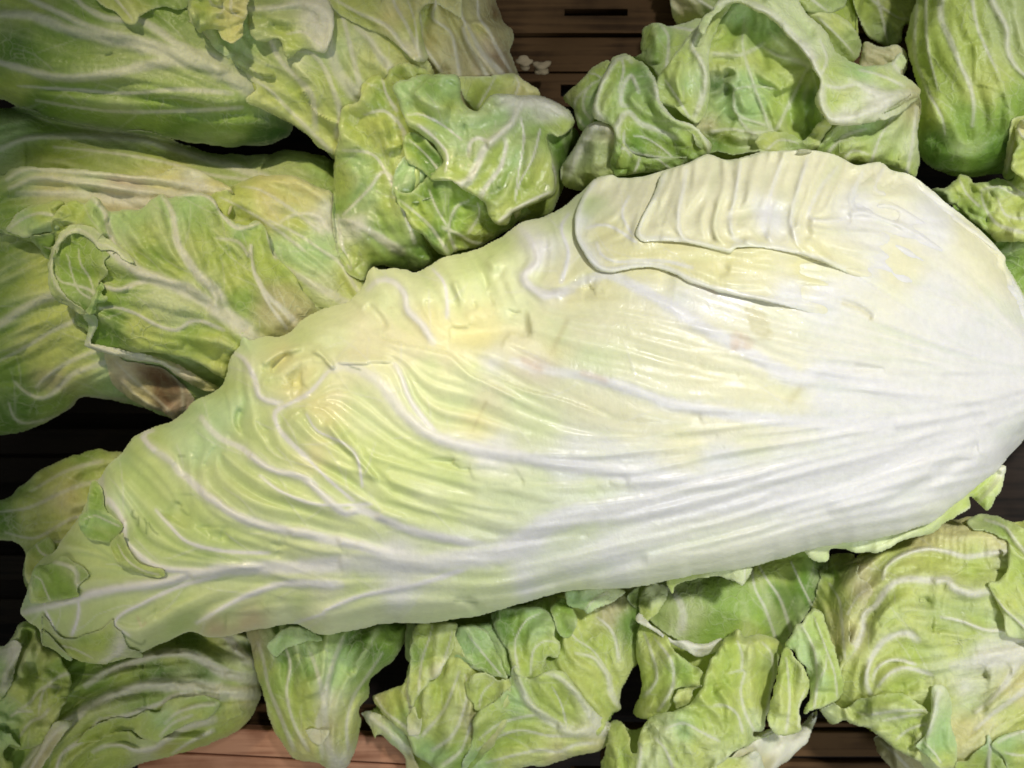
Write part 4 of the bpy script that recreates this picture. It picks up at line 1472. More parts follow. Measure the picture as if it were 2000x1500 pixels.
# ---------------------------------------------------------------- bottom left head
hd = head('bl', 'yellow green loose head with white ribs at the bottom left corner on the wooden slats', 260, 1390)
BLO = '''o G 1380,700 1420,860 1435,950 1450,1050 1455,1110 1400,1220 1330,1290 1200,1350 1050,1410 900,1445 700,1520 300,1900 -500,1900 -500,900 0,830 60,780 105,690 160,675 200,700 400,700 900,700'''
leaf(hd, BLO + '''
d G 1400,1050 800,1050 200,1400
c G 700,900,G 1300,1250,Y''', z=-300, h=150, step=5, closed=True, name='heart')
leaf(hd, BLO + '''
v 20 8 9 G 1440,1090 1300,1080 1150,1050 1000,1045 850,1035 700,1070 580,1110 480,1160 420,1200 300,1290 200,1400 120,1520
v 16 8 9 G 1430,1010 1330,990 1230,960 1120,890 1020,860 900,860 800,890 600,960 480,1040
v 16 8 7 G 1420,920 1350,860 1280,780 1200,720
v 10 5 7 G 1260,1110 1150,1100 1000,1090 900,1140 800,1170 700,1210 560,1230
v 12 5 8 G 1190,1230 1090,1260 990,1300 920,1350 860,1390 760,1400 680,1370 580,1380 520,1410
v 7 4 6 G 560,1230 480,1330 350,1420 300,1560
v 6 3 5 G 1190,1290 1070,1350 960,1420
v 6 3 5 G 480,1180 400,1260 300,1360 200,1500 150,1600
f 24 -34 G 1300,860 1150,790 1050,760 850,830
f 16 -34 G 1240,1030 1100,950 950,950 800,950 650,980 540,1040 470,1120
f 14 -22 G 1000,1080 880,1120 700,1130
f 12 -18 G 1100,1100 950,1160 800,1210
f 22 -16 G 1200,1180 1000,1240 860,1310
f 18 -16 G 450,1250 330,1350 200,1500
s 22 20 G 1160,1330 920,1330 780,1330 720,1290 620,1300 560,1340
c G 1400,1080,T 1380,950,P 1320,850,P 1220,790,Y 1050,800,G 950,840,Y 700,900,G 600,1000,G 900,970,D 700,1000,L 1000,1040,P 1180,1060,P 1000,1120,G 800,1130,G 550,1130,L 350,1250,L 1150,1150,G 1250,1200,Y 900,1250,L 1100,1280,L 950,1400,Y 800,1400,P 600,1300,L 650,1420,L 300,1350,L 450,1420,L 150,1480,G 1300,1250,L 500,900,G 300,1000,G 1150,980,D 550,1060,D 1300,1000,L''',
     drape=1, gap=8, relief=(0, 1.3, 1, 1.3), ribc=.8, lic=(5, 8, 130), br=(56, 60, 2.6, 2.2), eh=34, er=30, ruf=(2, 26))
leaf(hd, '''o N 1080,1080 1150,1050 1240,1060 1290,990 1400,950 1560,930 1700,960 1720,1010 1650,1100 1500,1150 1330,1230 1250,1300 1150,1290 1050,1230 1000,1200 900,1230 870,1260 700,1300 600,1300 700,1200 850,1120 1000,1100
v 7 4 6 N 1690,1000 1560,1010 1400,1060 1290,1150
v 4 3 4 N 1500,1090 1350,1150 1250,1250
c N 1600,970,G 1400,1000,L 1250,1100,A 1150,1200,L 1050,1150,L 850,1200,L 1500,1120,L''', drape=1, gap=16, eh=14, br=(40, 40, 2.2, 1.8), ruf=(3, 16))
# crumpled left end of that head
leaf(hd, '''o N -120,650 0,640 60,520 130,430 150,370 190,350 250,360 300,440 340,540 440,600 520,700 560,800 500,1000 440,1150 380,1250 300,1330 180,1360 60,1330 -120,1400
v 5 3 6 N 540,760 440,800 340,900 300,1080
v 4 3 5 N 250,1060 140,1060 80,1100
v 5 3 5 N 460,870 340,870 220,1000 120,1060
v 5 3 5 N 380,1040 330,1100 240,1140 150,1260
f 12 -24 N 250,780 260,900 240,1020
f 12 -24 N 160,520 130,680 60,850 0,960
f 10 -18 N 220,420 200,500 180,560
f 14 -16 N 60,1240 200,1160 330,1040
b N 200,400,18,14 140,900,26,18 60,780,24,10
c N 200,400,G 300,520,Y 250,600,P 340,600,Y 100,600,P 30,700,A 150,900,Y 300,800,L 330,900,L 450,700,G 480,900,L 50,1000,A 60,1150,A 200,1200,L 100,1300,G 20,900,G 380,1100,Y''',
     drape=1, gap=26, z=4, quilt=13, lic=(5, 7, 40), br=(34, 40, 2.4, 2.2), eh=28, ruf=(4, 18), frill=(10, 30))
leaf(hd, '''o N -100,560 30,540 100,500 165,530 150,640 110,760 80,860 20,960 -100,1000
v 12 8 8 N 20,900 60,760 100,640 130,540
c N 100,600,W 50,760,P -20,700,A 60,860,G''', drape=1, gap=26, eh=14)
leaf(hd, '''o N -120,1250 0,1200 80,1240 150,1330 60,1330 40,1420 100,1480 60,1620 -120,1650
c N 40,1260,A 60,1400,L''', drape=1, gap=22, eh=14, quilt=8, ruf=(4, 14))
leaf(hd, '''o N 180,1560 240,1450 330,1300 420,1140 520,1120 560,1160 470,1290 380,1420 300,1560 240,1700 100,1800
v 7 5 8 N 540,1150 440,1210 350,1330 270,1460 200,1600
c N 500,1150,P 400,1260,T 300,1400,T 250,1500,T''', drape=1, gap=18, eh=12, ribc=.6)

# ---------------------------------------------------------------- bottom small bluish head
hd = head('bs', 'small drooping dark green head with a torn hole, between two heads at the bottom', 640, 1370)
BSO = '''o G 1380,720 1500,640 H 0,640 300,640 550,690 555,760 500,880 440,930 380,980 350,1010 345,1090 290,1180 302,1230 295,1300 270,1400 225,1490 180,1505 100,1505 60,1480 0,1470 G 1640,1440 1600,1400 1560,1340 1510,1240 1480,1130 1440,1000 1420,920 1400,820'''
leaf(hd, BSO + '''
d H 100,1500 100,700
c H 0,900,G H 100,1350,Y''', z=-230, h=110, step=5, closed=True, name='heart')
leaf(hd, BSO + '''
v 12 6 6 H 150,1470 110,1350 95,1200 110,1050 150,900 200,780
v 9 4 5 H 90,1440 60,1250 90,1140 60,980 20,860
v 6 4 5 G 1640,1400 1560,1200 1500,1050 1470,900 1440,800
v 5 3 5 G 1720,1400 1640,1250 1600,1080 1620,920 1580,800
v 5 3 4 H 230,1400 220,1250 260,1100 340,980 420,860
f 16 -18 G 1560,1300 1520,1120 1500,960
f 18 -20 H 40,1000 0,900 0,800
f 14 -20 H 180,1150 230,1000 300,880
f 14 -22 H 10,1250 50,1260 100,1300
f 20 14 G 1750,1100 1700,950 1650,850
c G 1450,800,T 1450,950,Y 1550,800,A 1600,900,D 1550,1050,G 1700,950,D 1800,900,A 1900,1000,A 1650,1150,L 1750,1200,Y 1700,1100,L 1830,1100,W 1840,1250,T 1760,1250,Y 1600,1300,L 1700,1380,N
c H 100,800,G 200,900,A 150,1050,A 300,800,D 400,850,D 250,1150,Y 200,1300,Y 100,1350,T 170,1470,W 60,1400,Y 0,750,A 450,800,G 330,1050,G''',
     drape=1, gap=8, lic=(5, 7, 100), quilt=6, br=(44, 50, 2.4, 2), eh=34, er=34, ruf=(2.5, 22))
leaf(hd, '''o G 1700,1290 1720,1280 1790,1285 1840,1290 1830,1330 1790,1370 1740,1350
c G 1760,1310,C''', drape=1, gap=6, eh=6, ruf=(2, 12), step=3)
leaf(hd, '''o G 1490,820 1530,770 1580,720 1650,700 1760,740 1800,790 1700,800 1600,840 1540,880
c G 1550,800,A 1650,750,A 1750,780,A''', drape=1, gap=12, eh=10)

# ---------------------------------------------------------------- bottom centre head
hd = head('bc', 'crumpled loose green head with torn brown edges at the bottom centre under the pale head', 960, 1330)
BCO = '''o H 590,640 1100,560 1500,480 1850,440 1880,560 1860,900 1810,960 1750,1080 1745,1180 1700,1260 1665,1390 1500,1435 1330,1485 1200,1500 950,1570 700,1600 560,1560 550,1430 470,1370 400,1300 320,1235 300,1190 370,1130 365,1090 520,1030 560,830'''
leaf(hd, BCO + '''
d H 1600,1350 800,900
c H 700,1200,L 1400,900,G''', z=-260, h=110, step=5, closed=True, name='heart')
leaf(hd, '''o H 560,640 620,600 760,600 840,690 880,700 1000,680 1500,480 1850,440 1870,560 1860,700 1850,900 1800,975 1745,1075 1745,1170 1700,1190 1620,1340 1570,1330 1400,1200 1200,1000 1100,990 960,960 880,930 760,880 560,900
d H 1600,1300 1100,700
c H 900,800,D 1000,750,A 950,850,A 1050,900,G 1100,700,D 1300,700,G 1500,700,Y 1650,800,L 1500,620,Y 1700,650,T 1800,700,D 1600,900,Y 1700,1000,Y
v 9 4 7 H 1740,1150 1700,1090 1680,1000 1640,930 1590,880 1500,860
v 6 3 5 H 1740,900 1720,780 1680,710 1620,660
v 3 2 3 H 1700,1000 1600,850 1500,780 1440,700
f 14 -20 H 1200,650 1160,800 1130,950
f 14 -18 H 1330,650 1380,760 1330,900
f 18 -16 H 1820,700 1780,850 1750,980''',
     drape=1, gap=8, lic=(4, 7, 70), quilt=7, br=(36, 46, 2.2, 2), eh=24)
leaf(hd, '''o H 1020,640 1120,600 1300,600 1380,680 1380,770 1410,800 1400,880 1340,880 1330,940 1300,1000 1200,1000 1150,960 1120,850 1060,760
v 3 2 4 H 1250,980 1260,850 1330,790 1390,800
v 3 2 4 H 1180,960 1160,800 1220,680 1300,640
c H 1200,700,G 1300,700,A 1350,800,L 1200,900,L 1100,700,D''', drape=1, gap=18, eh=18, quilt=6, br=(30, 34, 2, 1.8))
leaf(hd, '''o H 1360,600 1440,560 1500,660 1480,760 1420,770 1380,700
c H 1440,700,G''', drape=1, gap=18, eh=14, quilt=4)
leaf(hd, '''o H 800,860 830,740 900,700 1000,730 1060,850 1110,960 1120,1000 1000,980 920,930 870,900
c H 850,820,A 950,800,A 1000,900,G 1080,960,G
v 3 2 3 H 1080,980 980,860 900,760''', drape=1, gap=16, eh=14, ruf=(3, 14), quilt=4)
# fan of the left side
leaf(hd, '''o H 296,1195 340,1175 420,1200 520,1260 560,1330 600,1440 640,1540 580,1600 550,1560 540,1430 470,1370 400,1320 380,1370 355,1290 320,1235
v 10 6 7 H 560,1400 500,1340 420,1270 340,1200
c H 330,1200,W 430,1280,P 520,1340,A 370,1310,Y 580,1480,T''', drape=1, gap=10, eh=14)
leaf(hd, '''o H 365,1100 400,1075 530,1030 560,940 570,860 570,800 600,720 700,660 760,640 900,900 1000,960 1120,1000 1140,1180 960,1480 800,1540 620,1440 560,1330 480,1250 390,1160
v 5 3 5 H 620,1330 520,1250 430,1180 380,1100
v 6 3 6 H 600,1320 580,1180 560,1060 590,900
v 5 3 5 H 640,1320 760,1180 820,1040 850,960
v 5 3 5 H 700,1400 800,1330 860,1220 900,1060 880,980
v 5 3 5 H 760,1480 860,1400 930,1230 1050,1130
f 12 -22 H 545,1280 545,1150 550,1020
f 14 -18 H 680,1320 740,1200 790,1080
f 14 -20 H 870,1400 920,1280 920,1120
c H 400,1100,T 450,1150,Y 500,1060,Y 600,1000,L 700,900,Y 650,1200,Y 750,1100,L 850,1000,L 900,1050,Y 1000,1020,Y 800,1300,L 950,1250,T 1050,1150,Y 700,1400,A 850,1450,G 560,1200,G 600,800,L''',
     drape=1, gap=14, z=2, lic=(5, 8, 80), quilt=7, br=(36, 50, 2.4, 2), eh=22, ruf=(3, 20))
leaf(hd, '''o H 575,830 600,720 640,690 740,680 830,690 835,740 800,860 750,960 720,1000 690,1010 650,1060 610,1120 590,1160 570,1140 560,1040 575,940
v 4 2 4 H 620,1080 640,900 680,780 700,700
v 3 2 3 H 740,960 780,850 810,740
f 12 -16 H 640,1040 660,900 670,740
c H 650,750,L 760,750,L 600,900,G 700,900,L 620,1050,Y 740,980,C''', drape=1, gap=20, eh=16, ruf=(2.5, 16), quilt=4, br=(34, 34, 2, 1.6))
leaf(hd, '''o H 890,1010 940,980 1000,970 1060,1000 1120,1010 1130,1050 1080,1100 1010,1150 950,1180 910,1120 885,1060
v 3 2 3 H 960,1160 980,1080 1040,1020
c H 950,1020,L 1050,1050,Y 960,1120,L''', drape=1, gap=16, eh=12, ruf=(4, 12), quilt=8)
leaf(hd, '''o H 560,1220 600,1160 620,1240 600,1280 640,1220 630,1300 580,1320 555,1290
c H 600,1200,Y 600,1300,C''', drape=1, gap=12, eh=8, ruf=(2, 10), step=3)
# the big right leaf with white forked ribs
leaf(hd, '''o H 1140,940 1160,920 1240,1000 1330,960 1420,960 1520,1060 1600,1180 1680,1240 1700,1260 1665,1385 1500,1435 1330,1485 1200,1500 1000,1560 860,1560 870,1450 900,1400 930,1300 920,1240 960,1180 1050,1120 1110,1050 1130,1000
v 15 9 12 H 1640,1290 1500,1300 1360,1240 1250,1150 1190,1050 1150,940
v 10 7 10 H 1630,1280 1570,1180 1490,1070 1410,1000 1330,965
v 5 3 6 H 1620,1360 1500,1370 1400,1410 1300,1400 1150,1430 1000,1470
v 4 3 5 H 1500,1320 1350,1320 1200,1290 1080,1320 950,1400
v 4 3 4 H 1300,1200 1180,1220 1060,1260 960,1340
v 3 2 4 H 1450,1280 1420,1150 1370,1050
f 20 -18 H 1540,1240 1440,1150 1380,1060
f 18 -12 H 1400,1290 1200,1230 1050,1230
f 16 -12 H 1600,1400 1350,1450 1100,1500
c H 1350,1050,L 1450,1180,L 1300,1120,L 1150,1150,A 1200,1300,L 1050,1200,L 1000,1350,L 950,1450,A 1300,1370,Y 1500,1350,Y 1600,1350,N 1400,1430,N 1200,1450,Y 1640,1280,W 900,1520,A''',
     drape=1, gap=20, z=6, lic=(4, 8, 110), quilt=6, br=(44, 60, 2.4, 2), eh=30, er=24, ruf=(2, 26))
leaf(hd, '''o H 1440,505 1500,500 1700,490 1780,520 1700,580 1620,610 1560,640 1540,620 1460,600 1445,560
v 3 2 3 H 1680,520 1600,560 1550,620
c H 1500,560,A 1600,580,A 1700,530,P''', drape=.8, z=10, gap=24, eh=12)

# ---------------------------------------------------------------- bottom right centre head
hd = head('brc', 'light green cup shaped head with an open hollow and white rim, bottom right of centre', 1390, 1330)
leaf(hd, '''o H 1870,480 2000,440 I 300,350 700,250 900,300 880,480 830,590 690,760 660,850 600,1100 560,1260 700,1330 840,1180 820,1280 790,1360 700,1440 600,1500 400,1700 H 1600,1700 1640,1500 1700,1240 1830,1260 1880,1200 1820,1140 1870,1050 1830,850 1840,700
d I 300,1500 400,400
c I 400,1000,L 800,1300,W''', z=-250, h=130, step=5, closed=True, name='heart')
leaf(hd, '''o I 560,1290 640,1250 720,1280 780,1230 845,1180 830,1270 790,1360 710,1440 620,1500 520,1600 300,1600 400,1400
v 7 4 4 I 560,1560 660,1430 760,1300 830,1200
c I 800,1230,W 700,1350,W 600,1400,W 560,1480,T''', drape=1, gap=8, mat=MAT_PALE, eh=24)
leaf(hd, '''o H 1790,560 1870,470 2000,440 I 300,350 700,250 900,290 885,480 830,590 760,690 690,770 650,860 500,880 300,860 200,860 60,790 -60,700
v 5 3 4 I 640,860 560,620 500,500 480,380
v 5 3 4 I 700,740 640,560 560,440 520,370
v 12 8 3 I 80,740 100,640 60,540 0,480
v 3 2 3 I 820,600 760,480 700,350
f 20 -18 I 330,500 310,620 320,760
f 14 -20 I 680,700 620,560 540,440
c I 60,600,S 150,600,S 200,500,G 400,500,G 350,650,G 500,600,G 600,700,G 650,500,D 750,550,D 800,450,D 520,400,L 680,420,L 300,760,G 450,760,L''',
     drape=.5, z=-130, gap=2, h=-26, lic=(3.5, 8, 110), quilt=4, br=(44, 54, 2.4, 2), eh=4, er=20)
leaf(hd, '''o H 1870,520 1930,470 1990,480 2010,520 1960,640 1900,690 2010,760 I 60,860 200,960 210,1040 60,1060 40,1140 0,1200 -60,1240 -180,1200 H 1830,1150 1870,1050 1835,860 1850,700 1855,600
v 5 3 5 I -40,1180 40,1040 30,900 -60,780
v 5 3 5 H 1880,1100 1950,1000 1920,850 1880,750
f 16 -20 I 0,1000 120,950 180,900
c H 1920,520,P 1890,600,L 1880,750,L 1950,850,Y 1900,1000,L 1870,1130,Y 1990,1100,L I 100,960,G 150,1000,L''', drape=1, gap=16, eh=20, quilt=5, br=(36, 40, 2.2, 1.8), ruf=(3, 18))
leaf(hd, '''o H 1850,640 1875,660 1950,720 2040,790 I 120,790 220,810 310,770 320,800 290,850 200,880 100,840 0,780 -100,720 -160,680
v 12 8 9 I 300,800 210,835 100,790 0,720 -100,660
c I 200,830,W 50,750,W -80,680,W''', drape=1, gap=18, lic=(1, 5, 50), eh=10, er=10, ribc=.9)
leaf(hd, '''o I 280,850 340,770 400,730 440,760 520,750 600,770 650,800 645,870 600,1050 570,1200 550,1290 490,1310 560,1330 620,1290 H 2300,1480 2300,1650 1600,1650 1640,1500 1665,1390 1690,1240 1720,1230 1770,1260 1790,1300 1800,1370 1830,1410 1860,1300 1900,1230 1960,1200 I 60,1180 150,1130 200,1040 210,980
v 5 3 6 I 500,1300 440,1180 420,1060 440,960 360,970
v 4 3 5 I 560,1200 600,1000 590,860 540,800
v 4 3 6 I 430,1300 400,1200 330,1150 270,1150
v 4 3 5 I 300,1350 200,1300 100,1250 0,1280
v 4 3 5 I 420,960 430,880 400,790
v 6 4 6 I -160,1560 -140,1400 -190,1300
v 5 3 5 I 60,1560 0,1400 -60,1330
f 12 -20 I 420,1330 340,1380 250,1440 240,1560
f 12 -22 I -110,1420 -60,1340 -120,1280
f 16 12 I 300,1050 360,1150 350,1250
f 16 -16 I 490,1150 470,1000 500,880
c I 350,850,L 450,850,Y 550,820,Y 600,900,S 350,1000,L 250,1100,L 500,1000,Y 550,1150,Y 400,1130,Y 200,1200,L 350,1280,L 100,1300,A 0,1300,P 50,1400,L 200,1400,Y 350,1450,P 450,1400,L 480,1480,W -100,1450,P -150,1350,Y -200,1450,L 520,1260,P''',
     drape=1, gap=22, z=6, lic=(4, 8, 80), quilt=8, br=(40, 50, 2.4, 2.2), eh=28, er=20, ruf=(3.5, 22), frill=(8, 40))
leaf(hd, '''o I 240,1560 260,1480 330,1440 420,1440 500,1400 540,1440 530,1560
c I 350,1480,Y 500,1440,W''', drape=1, gap=20, eh=14, quilt=6)
leaf(hd, '''o I 60,1160 50,1080 100,1050 200,1040 150,1080 170,1110 110,1150
c I 100,1080,Y''', drape=1, gap=6, eh=6, ruf=(4, 12), step=3)

# ---------------------------------------------------------------- bottom right head
hd = head('br', 'large pale yellow green head with wavy white ribs filling the bottom right corner', 1840, 1280)
leaf(hd, '''o O 700,-200 1000,-300 1500,-450 1700,-480 1850,-460 2600,-400 2800,600 2600,1900 1400,1700 1000,1560 930,1430 910,1290 830,1270 600,1100 500,1050 420,1000 440,800 500,300 600,0
d O 2300,600 1000,300
c O 1200,300,Y''', z=-250, h=150, step=5, closed=True, name='heart')
leaf(hd, '''o O 815,1280 870,1240 1000,1300 1300,1450 1400,1600 1000,1650 960,1500 900,1430
c O 880,1300,T 1000,1450,T
v 4 3 3 O 1100,1500 980,1380 880,1290''', drape=.5, z=-170, gap=4, eh=14, ruf=(4, 16))
leaf(hd, '''o O 820,-180 900,-240 1100,-330 1300,-420 1500,-450 1650,-470 1800,-440 1950,-380 2500,-300 2800,600 2600,1900 1500,1750 1380,1600 1300,1510 1180,1440 1050,1380 950,1320 850,1240 780,1190 640,1150 590,1110 500,1150 400,1060 390,1010 500,980 540,700 440,400 430,150 480,20 600,-100
v 8 5 10 O 2000,-200 1850,-190 1700,-170 1550,-150 1400,-190 1230,-210 1050,-160 930,-80 900,20
v 11 7 11 O 1750,110 1620,140 1500,120 1440,80 1400,30 1250,35 1100,20 980,60 900,140 840,230 750,300 740,420 690,540 600,640
v 10 6 10 O 1170,500 1100,450 1000,460 900,510 820,620 775,740 770,840 800,920
v 6 4 7 O 1280,770 1150,730 1040,720 940,770 860,860
v 5 4 6 O 1150,690 1050,660 950,660 860,710 820,800
v 44 14 9 O 2500,350 2200,480 2000,590 1800,630 1600,680 1450,700
v 14 6 8 O 2300,500 2000,640 1850,850 1700,1000 1620,1060
v 10 5 8 O 2200,700 2000,900 1750,1080 1620,1200
v 6 3 5 O 2100,500 1900,430 1700,420 1500,350 1350,320
v 5 3 5 O 2100,440 1900,250 1780,180 1740,130
f 26 -22 O 1300,150 1050,130 900,250 800,420 760,600
f 20 -20 O 1300,420 1000,400 800,560 720,720
f 16 -24 O 1230,560 1160,490 1100,420
f 20 -22 O 1300,800 1100,850 900,900
f 26 -12 O 1500,520 1300,500 1150,600
f 24 -16 O 1500,900 1700,800 1900,720
f 24 -16 O 2000,0 1700,-60 1300,-100 1050,-20
d O 2000,600 1400,1000
c O 1000,-300,Y 1500,-380,N 1800,-300,N 1200,-280,N 1300,-100,Y 1600,-80,L 1900,-100,P 1100,100,Y 1400,100,Y 1300,250,S 1000,250,L 900,350,L 1100,330,Y 800,500,Y 650,500,T 600,200,Y 560,300,N 500,50,Y 700,30,T 950,600,Y 1100,550,L 950,720,Y 1050,800,L 1150,640,L 1400,550,Y 1300,650,P 1500,700,P 1700,600,W 1900,550,W 1500,850,W 1600,1000,P 1400,900,Y 1700,1150,N 1550,1200,N 1800,1300,Y 1800,400,P 1600,450,L 1900,200,Y 2000,900,N 1900,1100,Y 700,750,Y 1500,300,S''',
     drape=1, gap=10, ribc=.85, lic=(4.5, 9, 140), br=(60, 70, 2.6, 2.2), eh=30, er=26, quilt=3, ruf=(3, 28))
leaf(hd, '''o O 1550,-430 1650,-480 1800,-470 1950,-400 2100,-300 2100,100 1950,0 1880,-50 1870,-140 1880,-260 1800,-310 1700,-350 1600,-360
c O 1700,-420,S 1900,-350,L 1960,-200,L 1750,-340,G
v 7 4 6 O 2100,-100 1950,-250 1850,-380 1700,-440''', drape=1, gap=22, eh=16)
leaf(hd, '''o O 1880,-250 1980,-150 2200,-100 2200,700 2000,500 1870,480 1840,420 1830,320 1780,200 1720,60 1800,40 1860,-40
v 5 3 6 O 2150,560 1980,380 1850,260 1750,140
c O 1900,0,L 1850,150,Y 1950,250,Y 1800,120,L 1980,400,P''', drape=1, gap=26, eh=14, quilt=4, br=(40, 40, 2.2, 1.8))
# frilly strips on its left side
leaf(hd, '''o O 420,-60 500,-160 660,-180 700,-100 720,20 800,60 820,130 760,240 660,330 640,500 680,560 640,640 600,700 560,760 480,560 430,380 340,260 370,170 400,60
v 4 3 4 O 600,640 580,400 560,200 480,60
v 3 2 3 O 620,300 700,160 780,100
f 16 -16 O 660,560 650,400 680,280
c O 500,0,G 520,-100,L 480,150,L 560,300,N 560,500,N 700,100,T 760,130,T 450,250,Y 620,200,Y 620,600,Y''', drape=1, gap=18, eh=18, ruf=(3, 14), quilt=4, br=(34, 36, 2, 1.6))
leaf(hd, '''o O 130,560 200,420 220,380 260,370 340,260 430,290 450,370 500,480 540,620 570,760 590,850 560,950 520,990 450,1020 350,1050 280,1070 330,900 320,820 290,720 220,640 200,580
v 4 3 5 O 360,1030 380,850 370,640 320,480 260,390
v 3 2 4 O 380,820 450,720 460,600
v 3 2 4 O 540,940 520,760 450,560 360,320
f 14 -20 O 260,640 250,520 240,440
f 18 12 O 440,900 440,700 380,500
c O 250,400,P 300,500,A 320,600,A 200,480,G 380,400,L 420,350,L 450,500,L 480,700,L 400,850,A 400,1000,L 540,850,L 350,780,A''', drape=.9, z=30, zmin=-190, gap=24, eh=20, ruf=(2.5, 16), lic=(3, 9, 90), br=(36, 36, 2, 1.6))
leaf(hd, '''o O 130,560 190,600 220,650 290,720 325,830 310,930 265,1000 250,1060 265,1180 240,1230 100,1245 60,1230 10,1170 0,1080 40,900 60,780 90,660
v 4 3 4 O 140,1220 170,1000 160,800 140,640
v 3 2 3 O 240,1180 250,1000 300,880
f 16 12 O 110,1100 110,900 130,700
c O 150,650,L 100,800,L 200,750,L 150,950,Y 60,1100,L 180,1150,Y 280,900,Y 200,1200,Y 30,1160,P''', drape=.9, z=38, zmin=-190, gap=24, eh=18, ruf=(3, 14), lic=(3.5, 9, 90), br=(34, 34, 2, 1.6))
leaf(hd, '''o O 400,1040 520,990 540,1010 600,1040 700,960 800,940 900,920 1020,910 1120,950 1200,1010 1280,1080 1320,1150 1300,1200 1240,1230 1180,1310 1240,1400 1330,1480 1400,1520 1440,1500 1470,1450 1480,1600 1300,1600 1180,1460 1050,1380 940,1310 850,1220 800,1190 680,1170 600,1120 530,1150 450,1110
v 11 6 11 O 1340,880 1300,960 1290,1060 1270,1150 1230,1240 1170,1320
v 5 3 6 O 1250,1050 1100,1050 950,1060 800,1080 700,1070
v 4 3 5 O 1200,1080 1050,1100 900,1130
v 4 3 5 O 1240,1150 1100,1200 1000,1280
f 12 -18 O 640,1000 680,1050 660,1110
f 14 -18 O 900,1160 1050,1200 1150,1320
f 20 16 O 780,1030 950,1010 1120,1030
c O 500,1060,P 600,1020,Y 700,1030,L 800,1000,L 900,980,Y 1050,1000,L 850,1080,P 1000,1050,P 1200,1080,L 1100,1150,L 950,1200,L 1100,1300,L 1250,1400,Y 1300,1500,P 1150,1250,Y''', drape=1, gap=20, eh=20, ruf=(3, 20), quilt=5, lic=(4, 8, 80), br=(40, 44, 2.2, 2))
leaf(hd, '''o O 1280,860 1340,850 1390,870 1440,1000 1430,1150 1470,1300 1480,1450 1450,1500 1380,1520 1300,1470 1200,1370 1160,1320 1230,1230 1260,1130 1270,1000
v 11 7 10 O 1350,880 1310,960 1300,1060 1270,1160 1230,1240 1180,1300
v 3 2 4 O 1350,1460 1300,1380 1220,1300
c O 1350,950,P 1350,1100,A 1380,1250,A 1300,1350,A 1400,1450,Y''', drape=1, gap=16, eh=14, ruf=(2, 20), br=(36, 40, 2, 1.8))
leaf(hd, '''o O 1470,1460 1550,1440 1640,1350 1700,1300 1700,1250 1730,1230 1750,1260 1770,1330 1850,1450 1900,1600 1700,1800 1400,1750
v 7 5 8 O 1720,1600 1725,1450 1735,1350 1728,1260
c O 1600,1430,L 1730,1300,A 1700,1450,L 1800,1450,G''', drape=1, gap=20, eh=16)
leaf(hd, '''o O 1750,1330 1790,1270 1880,1220 2000,1190 2300,1160 2300,1700 1950,1700 1850,1450
v 8 5 8 O 2200,1190 2000,1210 1880,1250 1800,1300
v 4 3 4 O 2100,1400 1950,1400 1850,1380
c O 1850,1280,A 2000,1220,P 1850,1400,G 1950,1400,Y 2000,1350,L''', drape=1, gap=18, eh=16, quilt=5)

# ---------------------------------------------------------------- the big pale head lying across the middle
hd = thing('lettuce_head', 'very large pale white and yellow green head lying on top across the whole picture', 'lettuce', 1100, 800, -40, LG)
PALM = {'W': (.73, .71, .68), 'C': (.76, .72, .48), 'P': (.68, .72, .42), 'Y': (.58, .65, .28), 'L': (.50, .60, .23), 'N': (.74, .69, .36), 'G': (.38, .50, .16), 'A': (.52, .66, .36), 'S': (.56, .63, .29), 'R': (.66, .56, .44), 'T': (.56, .46, .26)}
TIP = '''G 115,640 122,600 150,520 165,450 190,375 250,320 300,295 350,210 430,110 480,20 D 490,1420 510,1340 560,1290 600,1225 680,1150 745,1070 830,1020 950,980 1020,930 1075,870 1180,822 1245,765 1270,680 1290,610'''
TOP = '''D 1338,560 1345,520 1352,482 1390,515 1480,510 1600,490 1700,400 1820,345 1960,310 E 240,305 310,220 335,150 372,115 410,132 480,125 550,130 600,150 680,115 760,65 900,30 990,5 K 130,660 270,575 350,520 470,490 580,430 640,380 690,340 740,285 840,258 885,275 1000,270 1100,245 1250,200 1330,160 1390,145 1490,178 1600,155 1700,128 1900,122 C 740,835 850,845 950,868 1060,922 1130,915 1200,908 1260,950 1380,985 1480,1060 1560,1130 1700,1240 1820,1350 1897,1440 1880,1480'''
BASE = '''F 1890,90 1945,180 1995,270 2050,380 2140,560 2180,700 2160,900 2080,1020 2000,1085 1950,1140 1900,1200'''
BOT = '''F 1840,1270 1740,1340 I 1500,120 1400,160 1250,205 1080,235 900,262 780,288 650,328 500,372 400,390 200,420 0,455 H 1850,490 1700,502 1480,512 1300,550 1100,610 1000,640 880,664 700,690 450,695 300,722 150,755 60,750 0,728 G 1650,697 1560,705 1400,738 1250,770 1150,765 1050,745 940,790 800,850 740,880 580,920 520,915 450,900 380,850 330,790 250,810 235,770 210,720 160,690'''
FLOWMAIN = '''
d F 2100,760 1700,560 1300,330 1000,160
d F 2100,700 1800,300 1500,0
d F 2100,800 1500,900 500,1000 0,900
d F 2100,820 1500,1150 900,1350
'''
